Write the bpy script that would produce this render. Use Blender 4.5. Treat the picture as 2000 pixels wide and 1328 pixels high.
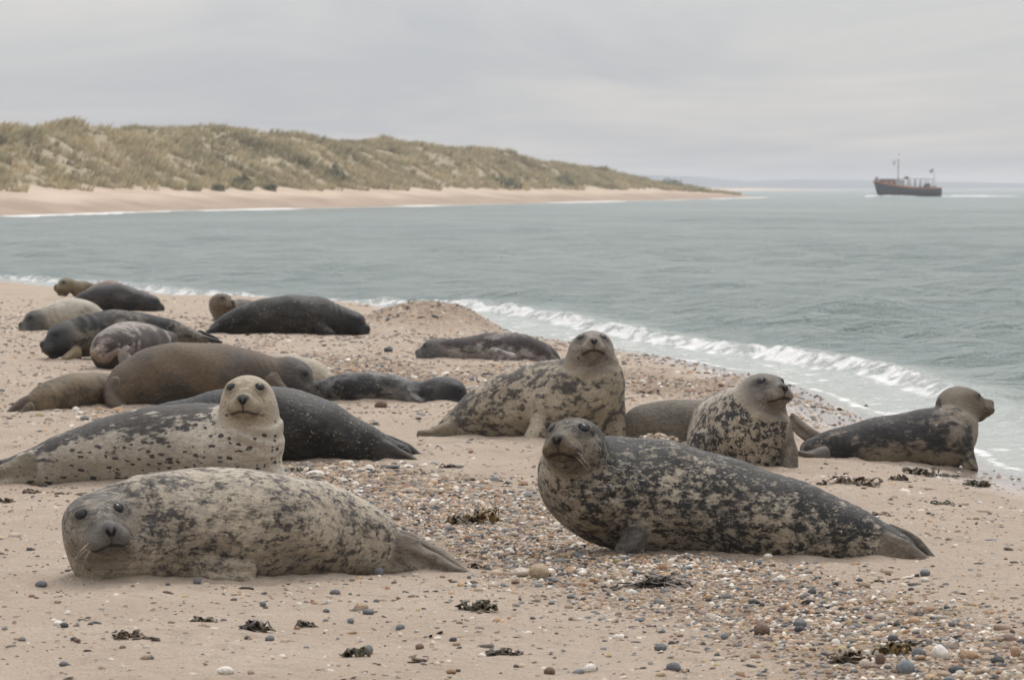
import bpy, bmesh, math, random
import numpy as np

# ------------------------------------------------------------------ camera, sky, sun, exposure
for o in list(bpy.data.objects):
    bpy.data.objects.remove(o, do_unlink=True)
SC = bpy.context.scene
COL = SC.collection
CAM_Z = 1.63            # eye height above the sand (m)
SEA = -0.25             # water level
FPX = 8000.0            # focal length in pixels of the 2000 px wide photograph
HORIZON = 366.0
PITCH = math.atan((664.0 - HORIZON) / FPX)

cd = bpy.data.cameras.new('camera')
cam = bpy.data.objects.new('camera', cd)
COL.objects.link(cam)
cam.location = (0, 0, CAM_Z)
cam.rotation_euler = (math.pi / 2 - PITCH, 0, 0)
cd.sensor_width = 36.0
cd.lens = 36.0 * FPX / 2000.0
cd.clip_start = 0.5
cd.clip_end = 30000
cd.dof.use_dof = True
cd.dof.focus_distance = 18.8
cd.dof.aperture_fstop = 11.0
SC.camera = cam

SUN_EL, SUN_AZ = math.radians(52), math.radians(20)      # azimuth measured from +Y towards +X
W = bpy.data.worlds.new('World')
SC.world = W
W.use_nodes = True
wn, wl = W.node_tree.nodes, W.node_tree.links
wn.clear()


def wnode(t, **kw):
    n = wn.new(t)
    for k, v in kw.items():
        setattr(n, k, v)
    return n


sky = wnode('ShaderNodeTexSky', sky_type='NISHITA', sun_disc=False, sun_elevation=SUN_EL, sun_rotation=SUN_AZ)
skys = wnode('ShaderNodeVectorMath', operation='SCALE'); skys.inputs['Scale'].default_value = 0.10
wl.new(sky.outputs[0], skys.inputs[0])
tc = wnode('ShaderNodeTexCoord')
sep = wnode('ShaderNodeSeparateXYZ'); wl.new(tc.outputs['Generated'], sep.inputs[0])


def wmath(op, a, b=None):
    n = wnode('ShaderNodeMath', operation=op)
    for i, v in enumerate((a, b)):
        if v is None:
            continue
        if isinstance(v, (int, float)):
            n.inputs[i].default_value = v
        else:
            wl.new(v, n.inputs[i])
    return n.outputs[0]


zc = wmath('MAXIMUM', sep.outputs[2], 0.0)
den = wmath('ADD', zc, 0.022)
cx = wmath('MULTIPLY', wmath('DIVIDE', sep.outputs[0], den), 0.42)
cy = wmath('MULTIPLY', wmath('DIVIDE', sep.outputs[1], den), 0.13)
comb = wnode('ShaderNodeCombineXYZ'); wl.new(cx, comb.inputs[0]); wl.new(cy, comb.inputs[1]); comb.inputs[2].default_value = 4.3
nz = wnode('ShaderNodeTexNoise'); nz.inputs['Scale'].default_value = 1.0; nz.inputs['Detail'].default_value = 7; nz.inputs['Roughness'].default_value = 0.6; nz.inputs['Distortion'].default_value = 0.5
wl.new(comb.outputs[0], nz.inputs['Vector'])
cr = wnode('ShaderNodeValToRGB')
cr.color_ramp.elements[0].position = 0.34; cr.color_ramp.elements[0].color = (0.485, 0.502, 0.535, 1)
cr.color_ramp.elements[1].position = 0.66; cr.color_ramp.elements[1].color = (0.640, 0.625, 0.612, 1)
wl.new(nz.outputs[0], cr.inputs[0])
grad = wmath('ADD', wmath('MULTIPLY', zc, 2.3), 1.0)      # overcast sky: brighter towards the zenith
cl = wnode('ShaderNodeVectorMath', operation='SCALE'); wl.new(cr.outputs[0], cl.inputs[0]); wl.new(grad, cl.inputs['Scale'])
mx = wnode('ShaderNodeMix', data_type='RGBA'); mx.inputs[0].default_value = 0.93
wl.new(skys.outputs[0], mx.inputs[6]); wl.new(cl.outputs[0], mx.inputs[7])
bg = wnode('ShaderNodeBackground'); bg.inputs[1].default_value = 1.0
wl.new(mx.outputs[2], bg.inputs[0])
wo = wnode('ShaderNodeOutputWorld'); wl.new(bg.outputs[0], wo.inputs[0])

sd = bpy.data.lights.new('sun', 'SUN')
sd.energy = 1.5
sd.angle = math.radians(24)
sd.color = (1.0, 0.95, 0.88)
sun = bpy.data.objects.new('sun', sd)
COL.objects.link(sun)
sun.rotation_euler = (math.pi / 2 - SUN_EL, 0, math.pi - SUN_AZ)

SC.view_settings.view_transform = 'Standard'
SC.view_settings.look = 'None'
SC.view_settings.exposure = 0.0
SC.view_settings.gamma = 1.0
SC.view_settings.use_curve_mapping = False
SC.render.engine = 'CYCLES'
SC.cycles.use_denoising = True
SC.cycles.max_bounces = 6
SC.cycles.volume_bounces = 0
SC.cycles.transparent_max_bounces = 8
SC.cycles.caustics_reflective = False
SC.cycles.caustics_refractive = False

# ------------------------------------------------------------------ helpers
rng = np.random.default_rng(11)
random.seed(5)


def ray(px, py):
    u, v = (px - 1000.0) / FPX, (664.0 - py) / FPX
    c, s = math.cos(PITCH), math.sin(PITCH)
    return np.array([u, c + s * v, -s + c * v])


def P(px, py, Y):
    """the point at depth Y (m along +Y) that a pixel of the photograph looks at"""
    d = ray(px, py)
    t = Y / d[1]
    return np.array([d[0] * t, Y, CAM_Z + d[2] * t])


def kpx(Y):
    return FPX / Y


def mesh_np(name, V, F, smooth=True, mat=None, parent=None, link=True):
    """one mesh object from arrays: V (n,3), F (m,3 or 4)"""
    me = bpy.data.meshes.new(name)
    V = np.ascontiguousarray(V, dtype=np.float32); F = np.ascontiguousarray(F, dtype=np.int32)
    m, k = F.shape
    me.vertices.add(len(V)); me.vertices.foreach_set('co', V.ravel())
    me.loops.add(m * k); me.loops.foreach_set('vertex_index', F.ravel())
    me.polygons.add(m)
    me.polygons.foreach_set('loop_start', np.arange(0, m * k, k, dtype=np.int32))
    me.update(calc_edges=True)
    me.validate()
    if smooth:
        me.polygons.foreach_set('use_smooth', np.ones(len(me.polygons), dtype=bool))
    if mat:
        me.materials.append(mat)
    if not link:
        return me
    o = bpy.data.objects.new(name, me)
    COL.objects.link(o)
    if parent:
        o.parent = parent
    return o


def attr(o, name, typ, data):
    me = o.data if hasattr(o, 'data') else o
    a = me.attributes.new(name, typ, 'POINT')
    key = {'FLOAT': 'value', 'FLOAT_VECTOR': 'vector', 'FLOAT_COLOR': 'color'}[typ]
    a.data.foreach_set(key, np.ascontiguousarray(data, dtype=np.float32).ravel())


def tag(o, label=None, cat=None, group=None, kind=None):
    if label: o['label'] = label
    if cat: o['category'] = cat
    if group: o['group'] = group
    if kind: o['kind'] = kind
    return o


def empty(name, loc):
    o = bpy.data.objects.new(name, None)
    o.location = loc
    o.empty_display_size = 0.2
    COL.objects.link(o)
    return o


def sstep(a, b, x):
    t = np.clip((x - a) / (b - a), 0, 1)
    return t * t * (3 - 2 * t)


def vnoise(x, y, seed=0):
    xi = np.floor(x).astype(np.int64); yi = np.floor(y).astype(np.int64)
    fx = x - xi; fy = y - yi
    fx = fx * fx * (3 - 2 * fx); fy = fy * fy * (3 - 2 * fy)

    def h(a, b):
        n = (a * 374761393 + b * 668265263 + seed * 974634777) & 0x7fffffff
        n = ((n ^ (n >> 13)) * 1274126177) & 0x7fffffff
        return ((n ^ (n >> 16)) & 0xffff) / 65535.0
    return (h(xi, yi) * (1 - fx) + h(xi + 1, yi) * fx) * (1 - fy) + (h(xi, yi + 1) * (1 - fx) + h(xi + 1, yi + 1) * fx) * fy


def fbm(x, y, seed=0, octv=4):
    s = 0; a = 0.5; t = 0
    for i in range(octv):
        s = s + a * vnoise(x, y, seed + i * 17); t += a
        x = x * 2.03 + 11.3; y = y * 2.03 - 7.1; a *= 0.5
    return s / t - 0.5


def catmull(pts, per=8):
    pts = np.asarray(pts, float)
    p = np.vstack([2 * pts[0] - pts[1], pts, 2 * pts[-1] - pts[-2]])
    out = []
    for i in range(1, len(p) - 2):
        for j in range(per):
            t = j / per
            out.append(0.5 * ((2 * p[i]) + (-p[i - 1] + p[i + 1]) * t + (2 * p[i - 1] - 5 * p[i] + 4 * p[i + 1] - p[i + 2]) * t * t
                              + (-p[i - 1] + 3 * p[i] - 3 * p[i + 1] + p[i + 2]) * t ** 3))
    out.append(p[-2])
    return np.array(out)


class NT:
    """a small node builder"""
    def __init__(self, name):
        self.m = bpy.data.materials.new(name)
        self.m.use_nodes = True
        self.t = self.m.node_tree
        self.t.nodes.clear()
        self.out = self.t.nodes.new('ShaderNodeOutputMaterial')
        self.b = self.t.nodes.new('ShaderNodeBsdfPrincipled')
        self.t.links.new(self.b.outputs[0], self.out.inputs[0])

    def set(self, sock, v):
        if v is None:
            return
        if isinstance(v, bpy.types.NodeSocket):
            self.t.links.new(v, sock)
        else:
            if isinstance(v, (tuple, list)) and len(v) == 3 and sock.type == 'RGBA':
                v = (*v, 1)
            sock.default_value = v

    def bs(self, **kw):
        for k, v in kw.items():
            self.set(self.b.inputs[k.replace('_', ' ')], v)

    def attr(self, name, out='Fac'):
        n = self.t.nodes.new('ShaderNodeAttribute'); n.attribute_name = name
        return n.outputs[out]

    def coord(self, out='Object'):
        return self.t.nodes.new('ShaderNodeTexCoord').outputs[out]

    def mapp(self, v, scale=(1, 1, 1), loc=(0, 0, 0), rot=(0, 0, 0)):
        n = self.t.nodes.new('ShaderNodeMapping')
        self.set(n.inputs[0], v); n.inputs['Scale'].default_value = scale; n.inputs['Location'].default_value = loc; n.inputs['Rotation'].default_value = rot
        return n.outputs[0]

    def noise(self, v, scale, detail=3, rough=0.5, dist=0.0):
        n = self.t.nodes.new('ShaderNodeTexNoise')
        self.set(n.inputs['Vector'], v)
        n.inputs['Scale'].default_value = scale; n.inputs['Detail'].default_value = detail
        n.inputs['Roughness'].default_value = rough; n.inputs['Distortion'].default_value = dist
        return n.outputs[0]

    def voro(self, v, scale, feat='F1', out=0, rand=1.0):
        n = self.t.nodes.new('ShaderNodeTexVoronoi'); n.feature = feat
        self.set(n.inputs['Vector'], v); n.inputs['Scale'].default_value = scale; n.inputs['Randomness'].default_value = rand
        return n.outputs[out]

    def math(self, op, a, b=None, clamp=False):
        n = self.t.nodes.new('ShaderNodeMath'); n.operation = op; n.use_clamp = clamp
        self.set(n.inputs[0], a)
        if b is not None: self.set(n.inputs[1], b)
        return n.outputs[0]

    def step(self, x, a, b, lo=0.0, hi=1.0):
        n = self.t.nodes.new('ShaderNodeMapRange'); n.interpolation_type = 'SMOOTHSTEP'
        self.set(n.inputs[0], x)
        for i, v in zip((1, 2, 3, 4), (a, b, lo, hi)):
            self.set(n.inputs[i], v)
        return n.outputs[0]

    def mix(self, f, a, b, blend='MIX'):
        n = self.t.nodes.new('ShaderNodeMix'); n.data_type = 'RGBA'; n.blend_type = blend
        self.set(n.inputs[0], f); self.set(n.inputs[6], a); self.set(n.inputs[7], b)
        return n.outputs[2]

    def bump(self, h, strength=0.5, dist=0.01, normal=None):
        n = self.t.nodes.new('ShaderNodeBump')
        self.set(n.inputs['Height'], h); n.inputs['Strength'].default_value = strength; n.inputs['Distance'].default_value = dist
        if normal is not None: self.set(n.inputs['Normal'], normal)
        return n.outputs[0]


def plain(name, col, rough=0.6, var=0.12, scale=8.0, **kw):
    m = NT(name)
    n = m.noise(m.coord(), scale, 4)
    c = m.mix(m.step(n, 0.3, 0.7), tuple(x * (1 - var) for x in col), tuple(min(1, x * (1 + var)) for x in col))
    m.bs(Base_Color=c, Roughness=rough, **kw)
    return m.m


# ------------------------------------------------------------------ the shape of the beach
def at_sea(px, py):
    d = ray(px, py); t = (SEA - CAM_Z) / d[2]
    return (d[0] * t, d[1] * t)


_sp = [(12, -60), (8.5, -20), (6.2, 6), (4.6, 18)] + [at_sea(*p) for p in
       ((2000, 932), (1890, 884), (1790, 846), (1700, 812), (1590, 768), (1480, 735), (1330, 706), (1180, 684), (1050, 664), (950, 642), (830, 616), (700, 603), (520, 600), (330, 590), (110, 567), (0, 556))] + \
      [(-15, 86), (-30, 96), (-80, 118), (-400, 160)]
SHORE = catmull(_sp, 4)


def shore_s(x, y):
    """signed distance to the water's edge, positive on land"""
    shp = np.shape(x)
    x = np.ravel(x).astype(np.float32); y = np.ravel(y).astype(np.float32)
    if len(x) < 64:
        a_ = SHORE[:-1]; e_ = SHORE[1:] - a_
        q0 = np.stack([x, y], 1)[:, None, :] - a_
        t = np.clip((q0 * e_).sum(2) / ((e_ * e_).sum(1) + 1e-9), 0, 1)
        q0 = q0 - t[..., None] * e_
        d2 = (q0 * q0).sum(2); j = d2.argmin(1); r_ = np.arange(len(x))
        cr_ = e_[j, 0] * q0[r_, j, 1] - e_[j, 1] * q0[r_, j, 0]
        return (np.sqrt(d2[r_, j]) * np.where(cr_ > 0, 1, -1)).reshape(shp)
    best = np.full(x.shape, 1e9, np.float32); sg = np.ones(x.shape, np.float32)
    for (ax, ay), (bx, by) in zip(SHORE[:-1], SHORE[1:]):
        dx, dy = bx - ax, by - ay
        L2 = dx * dx + dy * dy + 1e-9
        t = np.clip(((x - ax) * dx + (y - ay) * dy) / L2, 0, 1)
        qx = x - (ax + t * dx); qy = y - (ay + t * dy)
        d2 = qx * qx + qy * qy
        m = d2 < best
        best[m] = d2[m]
        sg[m] = np.where((dx * qy - dy * qx)[m] > 0, 1, -1)
    return (np.sqrt(best) * sg).reshape(shp)


MOUNDS = []      # (x, y, rx, ry, height)


def terrain(x, y, s=None, fine=True):
    x = np.asarray(x, float); y = np.asarray(y, float)
    if s is None:
        s = shore_s(x, y)
    land = 0.25 * (1 - np.exp(-np.maximum(s, 0) / 0.9))
    z = SEA + np.where(s > 0, land, 0.10 * np.maximum(s, -14))
    amp = sstep(-0.2, 1.5, s)
    z = z + amp * 0.055 * fbm(x * 0.33, y * 0.2, 3, 3)
    if fine:
        z = z + amp * (0.040 * fbm(x * 1.9, y * 1.1, 9, 3) + 0.030 * fbm(x * 8, y * 5, 21, 3))
    for (mx_, my_, rx, ry, h) in MOUNDS:
        q = ((x - mx_) / rx) ** 2 + ((y - my_) / ry) ** 2
        z = z + h * np.exp(-q ** 1.7) * (1 + 0.45 * fbm(x * 3, y * 3, 40, 3))
    return z


def G(px, py):
    """the point of the beach that a pixel of the photograph looks at"""
    d = ray(px, py); z = 0.0
    for _ in range(16):
        t = (z - CAM_Z) / d[2]
        z = 0.5 * z + 0.5 * float(terrain(d[0] * t, d[1] * t, fine=False))
    return np.array([d[0] * t, d[1] * t, z])


for px, py, rx, ry, h in ((840, 640, 0.72, 1.2, 0.27), (1285, 885, 0.17, 0.35, 0.11), (760, 640, 0.5, 1.2, 0.06), (1480, 760, 0.5, 1.2, 0.08), (720, 782, 0.35, 0.4, 0.05)):
    g = G(px, py)
    MOUNDS.append((g[0], g[1], rx, ry, h))


def polar_grid(r, th):
    R, T = np.meshgrid(r, th, indexing='ij')
    X = R * np.sin(T); Y = R * np.cos(T)
    nr, nt = R.shape
    i = np.arange(nr * nt).reshape(nr, nt)
    F = np.stack([i[:-1, :-1], i[:-1, 1:], i[1:, 1:], i[1:, :-1]], -1).reshape(-1, 4)[:, ::-1]
    return X.ravel(), Y.ravel(), F


def angles(n, half, sparse=24):
    d = np.linspace(-half, half, n)
    s = half + (math.radians(178) - half) * np.linspace(0, 1, sparse + 1)[1:] ** 1.6
    return np.concatenate([-s[::-1], d, s])


# --- sand
m = NT('sand')
co = m.coord()
n1 = m.noise(co, 1.3, 5)
n2 = m.noise(co, 14.0, 5, 0.6)
n3 = m.noise(co, 330.0, 2, 0.7)
n4 = m.noise(m.mapp(co, (1, .6, 1)), 62.0, 4, 0.65)
c = m.mix(m.step(n1, 0.3, 0.7), (0.490, 0.380, 0.290), (0.580, 0.468, 0.370))
c = m.mix(m.step(n2, 0.35, 0.7), c, (0.51, 0.41, 0.318))
n5 = m.noise(m.mapp(co, (1, .7, 1)), 4.5, 5, 0.65)
c = m.mix(m.step(n5, 0.52, 0.72, 0, 0.40), c, (0.30, 0.232, 0.172))
c = m.mix(m.step(n3, 0.55, 0.70, 0, 0.6), c, (0.15, 0.11, 0.085))
c = m.mix(m.step(n3, 0.40, 0.28, 0, 0.45), c, (0.66, 0.57, 0.48))
c = m.mix(m.step(n4, 0.585, 0.68, 0, 0.6), c, (0.20, 0.145, 0.105))
grv = m.attr('gravel')
vc = m.voro(m.mapp(co, (1, .8, 1)), 52.0, 'F1', 1)
spk = m.t.nodes.new('ShaderNodeSeparateColor'); m.t.links.new(vc, spk.inputs[0])
gc = m.mix(m.step(spk.outputs[0], 0.2, 0.75), (0.17, 0.135, 0.105), (0.44, 0.34, 0.255))
gc = m.mix(m.step(spk.outputs[1], 0.70, 0.9), gc, (0.36, 0.21, 0.11))
c = m.mix(m.math('MULTIPLY', grv, m.step(n2, 0.3, 0.55, 0.35, 0.95)), c, gc)
wet = m.attr('wet')
c = m.mix(wet, c, m.mix(1.0, c, (0.44, 0.43, 0.44), 'MULTIPLY'))
hh = m.math('ADD', m.math('MULTIPLY', n4, 1.1), m.math('ADD', m.math('MULTIPLY', n2, 1.8), m.math('MULTIPLY', n3, 0.16)))
dry = m.math('SUBTRACT', 1.0, wet)
bmp = m.bump(m.math('MULTIPLY', hh, m.math('MAXIMUM', dry, 0.04)), 1.0, 0.032)
m.bs(Base_Color=c, Roughness=m.math('SUBTRACT', 0.95, m.math('MULTIPLY', wet, 0.83)), Normal=bmp, Specular_IOR_Level=m.math('ADD', 0.25, m.math('MULTIPLY', wet, 0.45)))
SAND = m.m

_d = np.array([G(*p)[:2] for p in ((2080, 1420), (1900, 1310), (1700, 1235), (1500, 1180), (1300, 1130), (1120, 1085), (1010, 1040), (900, 985), (760, 945), (600, 918), (420, 905))])
_e = np.array([G(*p)[:2] for p in ((560, 700), (720, 740), (860, 742), (1000, 735), (1100, 725), (1250, 745), (1420, 760))])
_f = np.array([G(*p)[:2] for p in ((60, 790), (200, 800), (330, 870), (520, 870))])


def band(x, y, pl, w0, w1):
    best = np.full(np.shape(x), 9.0)
    n = len(pl) - 1
    for i in range(n):
        a, b = pl[i], pl[i + 1]
        dd = b - a; L2 = (dd ** 2).sum()
        t = np.clip(((x - a[0]) * dd[0] + (y - a[1]) * dd[1]) / L2, 0, 1)
        w = w0 + (w1 - w0) * (i + t) / n
        best = np.minimum(best, np.hypot(x - a[0] - t * dd[0], (y - a[1] - t * dd[1]) * 0.75) / w)
    return np.exp(-best ** 2 * 1.1)


def shingle(x, y):
    """how thickly pebbles cover the sand, 0..1"""
    n = fbm(x * 1.1, y * 0.55, 77, 4)
    n2_ = fbm(x * 4.2, y * 2.2, 87, 3)
    d = band(x, y, _d, 0.62, 0.62) * 1.1 + band(x, y, _e, 0.85, 0.95) * 0.85 + band(x, y, _f, 0.3, 0.35) * 0.35
    for (mx_, my_, rx, ry, h) in MOUNDS[1:2]:
        d = d + 1.0 * np.exp(-((x - mx_) / (rx * 1.4)) ** 2 - ((y - my_) / (ry * 1.4)) ** 2)
    d = d + 0.10 * sstep(23, 34, y)
    d = d + 0.8 * np.exp(-((x - MOUNDS[0][0]) / 0.9) ** 2 - ((y - MOUNDS[0][1]) / 1.6) ** 2)
    d = np.clip(d + 0.75 * n * d + 0.5 * n2_ * d, 0, 1)
    return np.clip(np.maximum(d, 0.028 + 0.13 * np.maximum(n + 0.35 * n2_, 0)), 0, 1)


r_land = np.concatenate([np.geomspace(1.5, 11, 24)[:-1], np.exp(np.arange(math.log(11), math.log(90), 0.0047)), np.geomspace(91, 500, 24)])
X, Y, F = polar_grid(r_land, angles(380, math.radians(9.6)))
S = shore_s(X, Y)
Z = terrain(X, Y, S)
beach = mesh_np('beach', np.stack([X, Y, Z], 1), F, mat=SAND)
attr(beach, 'wet', 'FLOAT', sstep(1.35, 0.55, S + 0.55 * fbm(X * 0.8, Y * 0.4, 31, 3)))
attr(beach, 'gravel', 'FLOAT', sstep(0.1, 0.75, shingle(X, Y)) * sstep(0.3, 1.2, S))
tag(beach, kind='structure')

# ------------------------------------------------------------------ the sea
r_sea = np.concatenate([np.geomspace(4, 23, 12)[:-1], np.exp(np.arange(math.log(23), math.log(330), 0.0045)), np.geomspace(335, 500, 16), np.geomspace(520, 14000, 50)])
X, Y, F = polar_grid(r_sea, angles(400, math.radians(9.4)))
S = -shore_s(X, Y)                       # positive out to sea
Z = np.zeros_like(X)
fade = sstep(0.2, 5.0, S) * sstep(480, 260, np.hypot(X, Y))
wr = np.random.default_rng(4)
gx, gy = np.zeros_like(X), np.zeros_like(X)
for i in range(46):
    lam = 0.5 * (6.0 / 0.5) ** (i / 45.0)
    a = 0.0135 * lam ** 0.42 * wr.uniform(0.6, 1.3)
    th = math.radians(-118) + wr.normal(0, 0.62)
    kx, ky = math.cos(th) * 2 * math.pi / lam, math.sin(th) * 2 * math.pi / lam
    ph = kx * X + ky * Y + wr.uniform(0, 6.28)
    res = sstep(0.75, 1.3, lam / (0.0045 * np.hypot(X, Y) * 3.4 + 1e-6))
    Z += a * res * np.sin(ph)
    gx -= 0.7 * a * res * math.cos(th) * np.cos(ph); gy -= 0.7 * a * res * math.sin(th) * np.cos(ph)
group_ = 0.75 + 0.9 * fbm(X * 0.08, Y * 0.08, 5, 3)
Z *= fade * group_; gx *= fade; gy *= fade
# breaking waves that run along the shore
along = np.arctan2(X + 30, Y) * 60 + Y * 0.55
foam = np.zeros_like(X)
wob = 1.1 * fbm(along * 0.10, S * 0 + 2.0, 13, 3)
wob2 = fbm(along * 0.55, S * 0.6, 14, 4)
for s0, wdt, hgt, sd_, spill in ((1.35, 0.30, 0.115, 51, 0.68), (3.2, 0.5, 0.12, 61, 0.68), (6.4, 0.8, 0.10, 71, 0.35)):
    on = sstep(-0.12, 0.18, fbm(along * 0.085 + sd_, S * 0.05, sd_, 2) + np.interp(Y, [26, 31, 38, 45, 52, 60, 70], [0.22, 0.22, 0.14, 0.06, -0.02, -0.07, -0.09]))
    on = on * (0.35 + 0.65 * sstep(-0.16, 0.06, fbm(along * 0.42 + sd_, S * 0.25, sd_ + 5, 3)))
    q = (S - s0 - wob * (0.6 + 0.2 * s0) - 0.35 * wob2) / wdt
    prof = np.where(q > 0, np.exp(-(q * 0.62) ** 2), np.exp(-(q * 1.5) ** 2))
    lump = 1 + 1.0 * fbm(X * 3.1, Y * 2.2, sd_ + 1, 4)
    Z += hgt * (0.35 + 0.65 * on) * prof * lump
    f = spill * on * np.clip(1.25 * np.exp(-((q + 0.35) / np.where(q < -0.35, 1.3, 0.55)) ** 2), 0, 1)
    foam = np.maximum(foam, f)
lace = sstep(2.4, 0.3, S - wob * 0.7) * 0.28 + 0.16 * sstep(9.0, 2.0, S)
foam = np.maximum(foam, lace) * sstep(-0.05, 0.25, S)
edge = np.exp(-((S - 0.10 - 0.25 * np.abs(wob2)) / 0.10) ** 2)
foam = np.maximum(foam, 0.62 * edge)
Z += 0.035 * foam * fbm(X * 6, Y * 4, 91, 3) * 2
Z *= sstep(-0.05, 0.7, S)
Vs = np.stack([X + gx, Y + gy, SEA + Z - 0.02 * sstep(0, -0.3, S)], 1)
m = NT('sea_water')
co = m.coord()
fo = m.attr('foam')
b1 = m.noise(m.mapp(co, (1, 1.5, 1), rot=(0, 0, 0.35)), 1.7, 5, 0.62)
b2 = m.noise(m.mapp(co, (1, 1.4, 1), rot=(0, 0, 0.5)), 7.0, 4, 0.62)
b3 = m.noise(m.mapp(co, (0.2, 0.2, 1)), 0.35, 3)
tone = m.noise(m.mapp(co, (0.05, 0.016, 1)), 1.0, 4)
body = m.mix(m.step(tone, 0.35, 0.68), (0.248, 0.318, 0.288), (0.318, 0.385, 0.346))
shal = m.attr('shallow')
body = m.mix(shal, body, (0.27, 0.27, 0.235))
fn = m.noise(m.mapp(co, (1, 0.55, 1.2)), 5.2, 6, 0.66, 0.6)
fn2 = m.noise(m.mapp(co, (1, 0.5, 1)), 1.6, 4, 0.6, 0.4)
fsum = m.math('ADD', m.math('MULTIPLY', fn, 0.62), m.math('MULTIPLY', fn2, 0.38))
fm = m.step(m.math('ADD', fsum, m.math('MULTIPLY', m.math('SUBTRACT', fo, 0.5), 0.50)), 0.475, 0.60)
fm = m.math('MULTIPLY', fm, m.step(fo, 0.08, 0.3, 0, 0.92))
h = m.math('ADD', m.math('MULTIPLY', b1, 1.25), m.math('MULTIPLY', b2, 0.24))
hf = m.math('ADD', h, m.math('MULTIPLY', m.math('MULTIPLY', fn, fm), 0.25))
calm = m.attr('calm')
bmp = m.bump(m.math('MULTIPLY', hf, calm), 1.0, 1.0)
m.bs(Base_Color=m.mix(fm, body, (0.68, 0.67, 0.655)), Roughness=m.math('ADD', 0.16, m.math('MULTIPLY', fm, 0.6)), Normal=bmp, IOR=1.33)
sea = mesh_np('sea', Vs, F, mat=m.m)
attr(sea, 'foam', 'FLOAT', foam)
attr(sea, 'shallow', 'FLOAT', sstep(3.2, 0.1, S) * 0.8)
attr(sea, 'calm', 'FLOAT', 0.08 + 0.92 * sstep(0.5, 3.5, S))
tag(sea, kind='structure')
#SECTION_DUNES
# ------------------------------------------------------------------ far coast: dunes with marram grass
COAST = catmull([(-75, -10), (-52, 120), (-42, 190)] + [at_sea(*p) for p in ((0, 424), (350, 413), (700, 405.5), (1000, 398.5), (1300, 391.5), (1420, 388), (1500, 385.5))] + [(44, 830), (18, 885), (-40, 925)], 6)
cdir = np.gradient(COAST, axis=0); cdir /= np.linalg.norm(cdir, axis=1)[:, None]
clen = np.concatenate([[0], np.cumsum(np.linalg.norm(np.diff(COAST, axis=0), axis=1))])
SA = np.arange(0, clen[-1], 1.3)
cxy = np.stack([np.interp(SA, clen, COAST[:, i]) for i in (0, 1)], 1)
cnm = np.stack([np.interp(SA, clen, -cdir[:, 1]), np.interp(SA, clen, cdir[:, 0])], 1)
NB = np.concatenate([np.arange(-3, 36, 0.8), np.arange(36, 80, 1.6)])
s_tip = clen[-1 - 18]


def dune_z(sa, n):
    e = s_tip - sa                                   # distance from the tip of the spit
    Hc = np.interp(e, [-120, -60, -20, 20, 57, 99, 181, 288, 370, 700], [0.0, 0.2, 0.7, 1.6, 2.3, 3.7, 5.6, 5.9, 5.75, 5.6])
    wd = np.interp(e, [-60, 40, 220], [4.0, 6.0, 8.5])
    beachz = SEA + 1.45 * sstep(-1.5, 10, n) * np.interp(e, [-60, 0, 60, 120], [0.2, 0.35, 0.75, 1.0])
    foot = wd + 4.0 * fbm(sa * 0.09, n * 0 + 3, 201, 3)
    front = sstep(0, 13, n - foot)
    rdg = 0.94 + 0.45 * fbm(sa * 0.022, n * 0.05, 211, 3) + 0.38 * fbm(sa * 0.10, n * 0.14, 212, 3)
    low = 0.42 + 0.58 * sstep(3, 19, n - foot)
    hum = 1.3 * fbm(sa * 0.24, n * 0.28, 215, 3) * front
    back = 1 - 0.5 * sstep(30, 70, n)
    return beachz + Hc * front * rdg * low * back + hum * np.minimum(Hc / 5, 1), front


A2, N2 = np.meshgrid(np.arange(len(SA)), NB, indexing='ij')
sa2 = SA[A2]
Zd, frontd = dune_z(sa2, N2)
Xd = cxy[A2, 0] + cnm[A2, 0] * N2; Yd = cxy[A2, 1] + cnm[A2, 1] * N2
Zd = np.where(N2 < 0, SEA + 0.2 * N2, Zd)
ii = np.arange(Xd.size).reshape(Xd.shape)
Fd = np.stack([ii[:-1, :-1], ii[1:, :-1], ii[1:, 1:], ii[:-1, 1:]], -1).reshape(-1, 4)
m = NT('dune_sand')
co = m.coord()
n1 = m.noise(m.mapp(co, (1, .4, 1)), 0.22, 5, 0.6)
n2 = m.noise(co, 1.6, 5, 0.65)
c = m.mix(m.step(n1, 0.35, 0.65), (0.40, 0.30, 0.215), (0.49, 0.385, 0.29))
c = m.mix(m.step(n2, 0.57, 0.70, 0, 0.45), c, (0.24, 0.18, 0.125))
gm = m.math('MULTIPLY', m.attr('veg'), m.step(n2, 0.30, 0.50, 0.75, 1.0))
c = m.mix(gm, c, (0.31, 0.255, 0.165))
wl_ = m.attr('wetline')
c = m.mix(wl_, c, m.mix(1.0, c, (0.66, 0.62, 0.60), 'MULTIPLY'))
m.bs(Base_Color=c, Roughness=0.95, Normal=m.bump(n2, 0.7, 0.25))
dunes = mesh_np('dunes', np.stack([Xd, Yd, Zd], -1).reshape(-1, 3), Fd, mat=m.m)
veg = sstep(0.05, 0.30, frontd + 0.5 * fbm(sa2 * 0.16, N2 * 0.2, 231, 3)) * sstep(0.0, 0.10, frontd)
attr(dunes, 'veg', 'FLOAT', veg.ravel())
attr(dunes, 'wetline', 'FLOAT', (sstep(7.5, 3.0, N2 + 4 * fbm(sa2 * 0.06, N2 * 0.2, 240, 3)) * 0.9).ravel())
tag(dunes, kind='structure')

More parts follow.
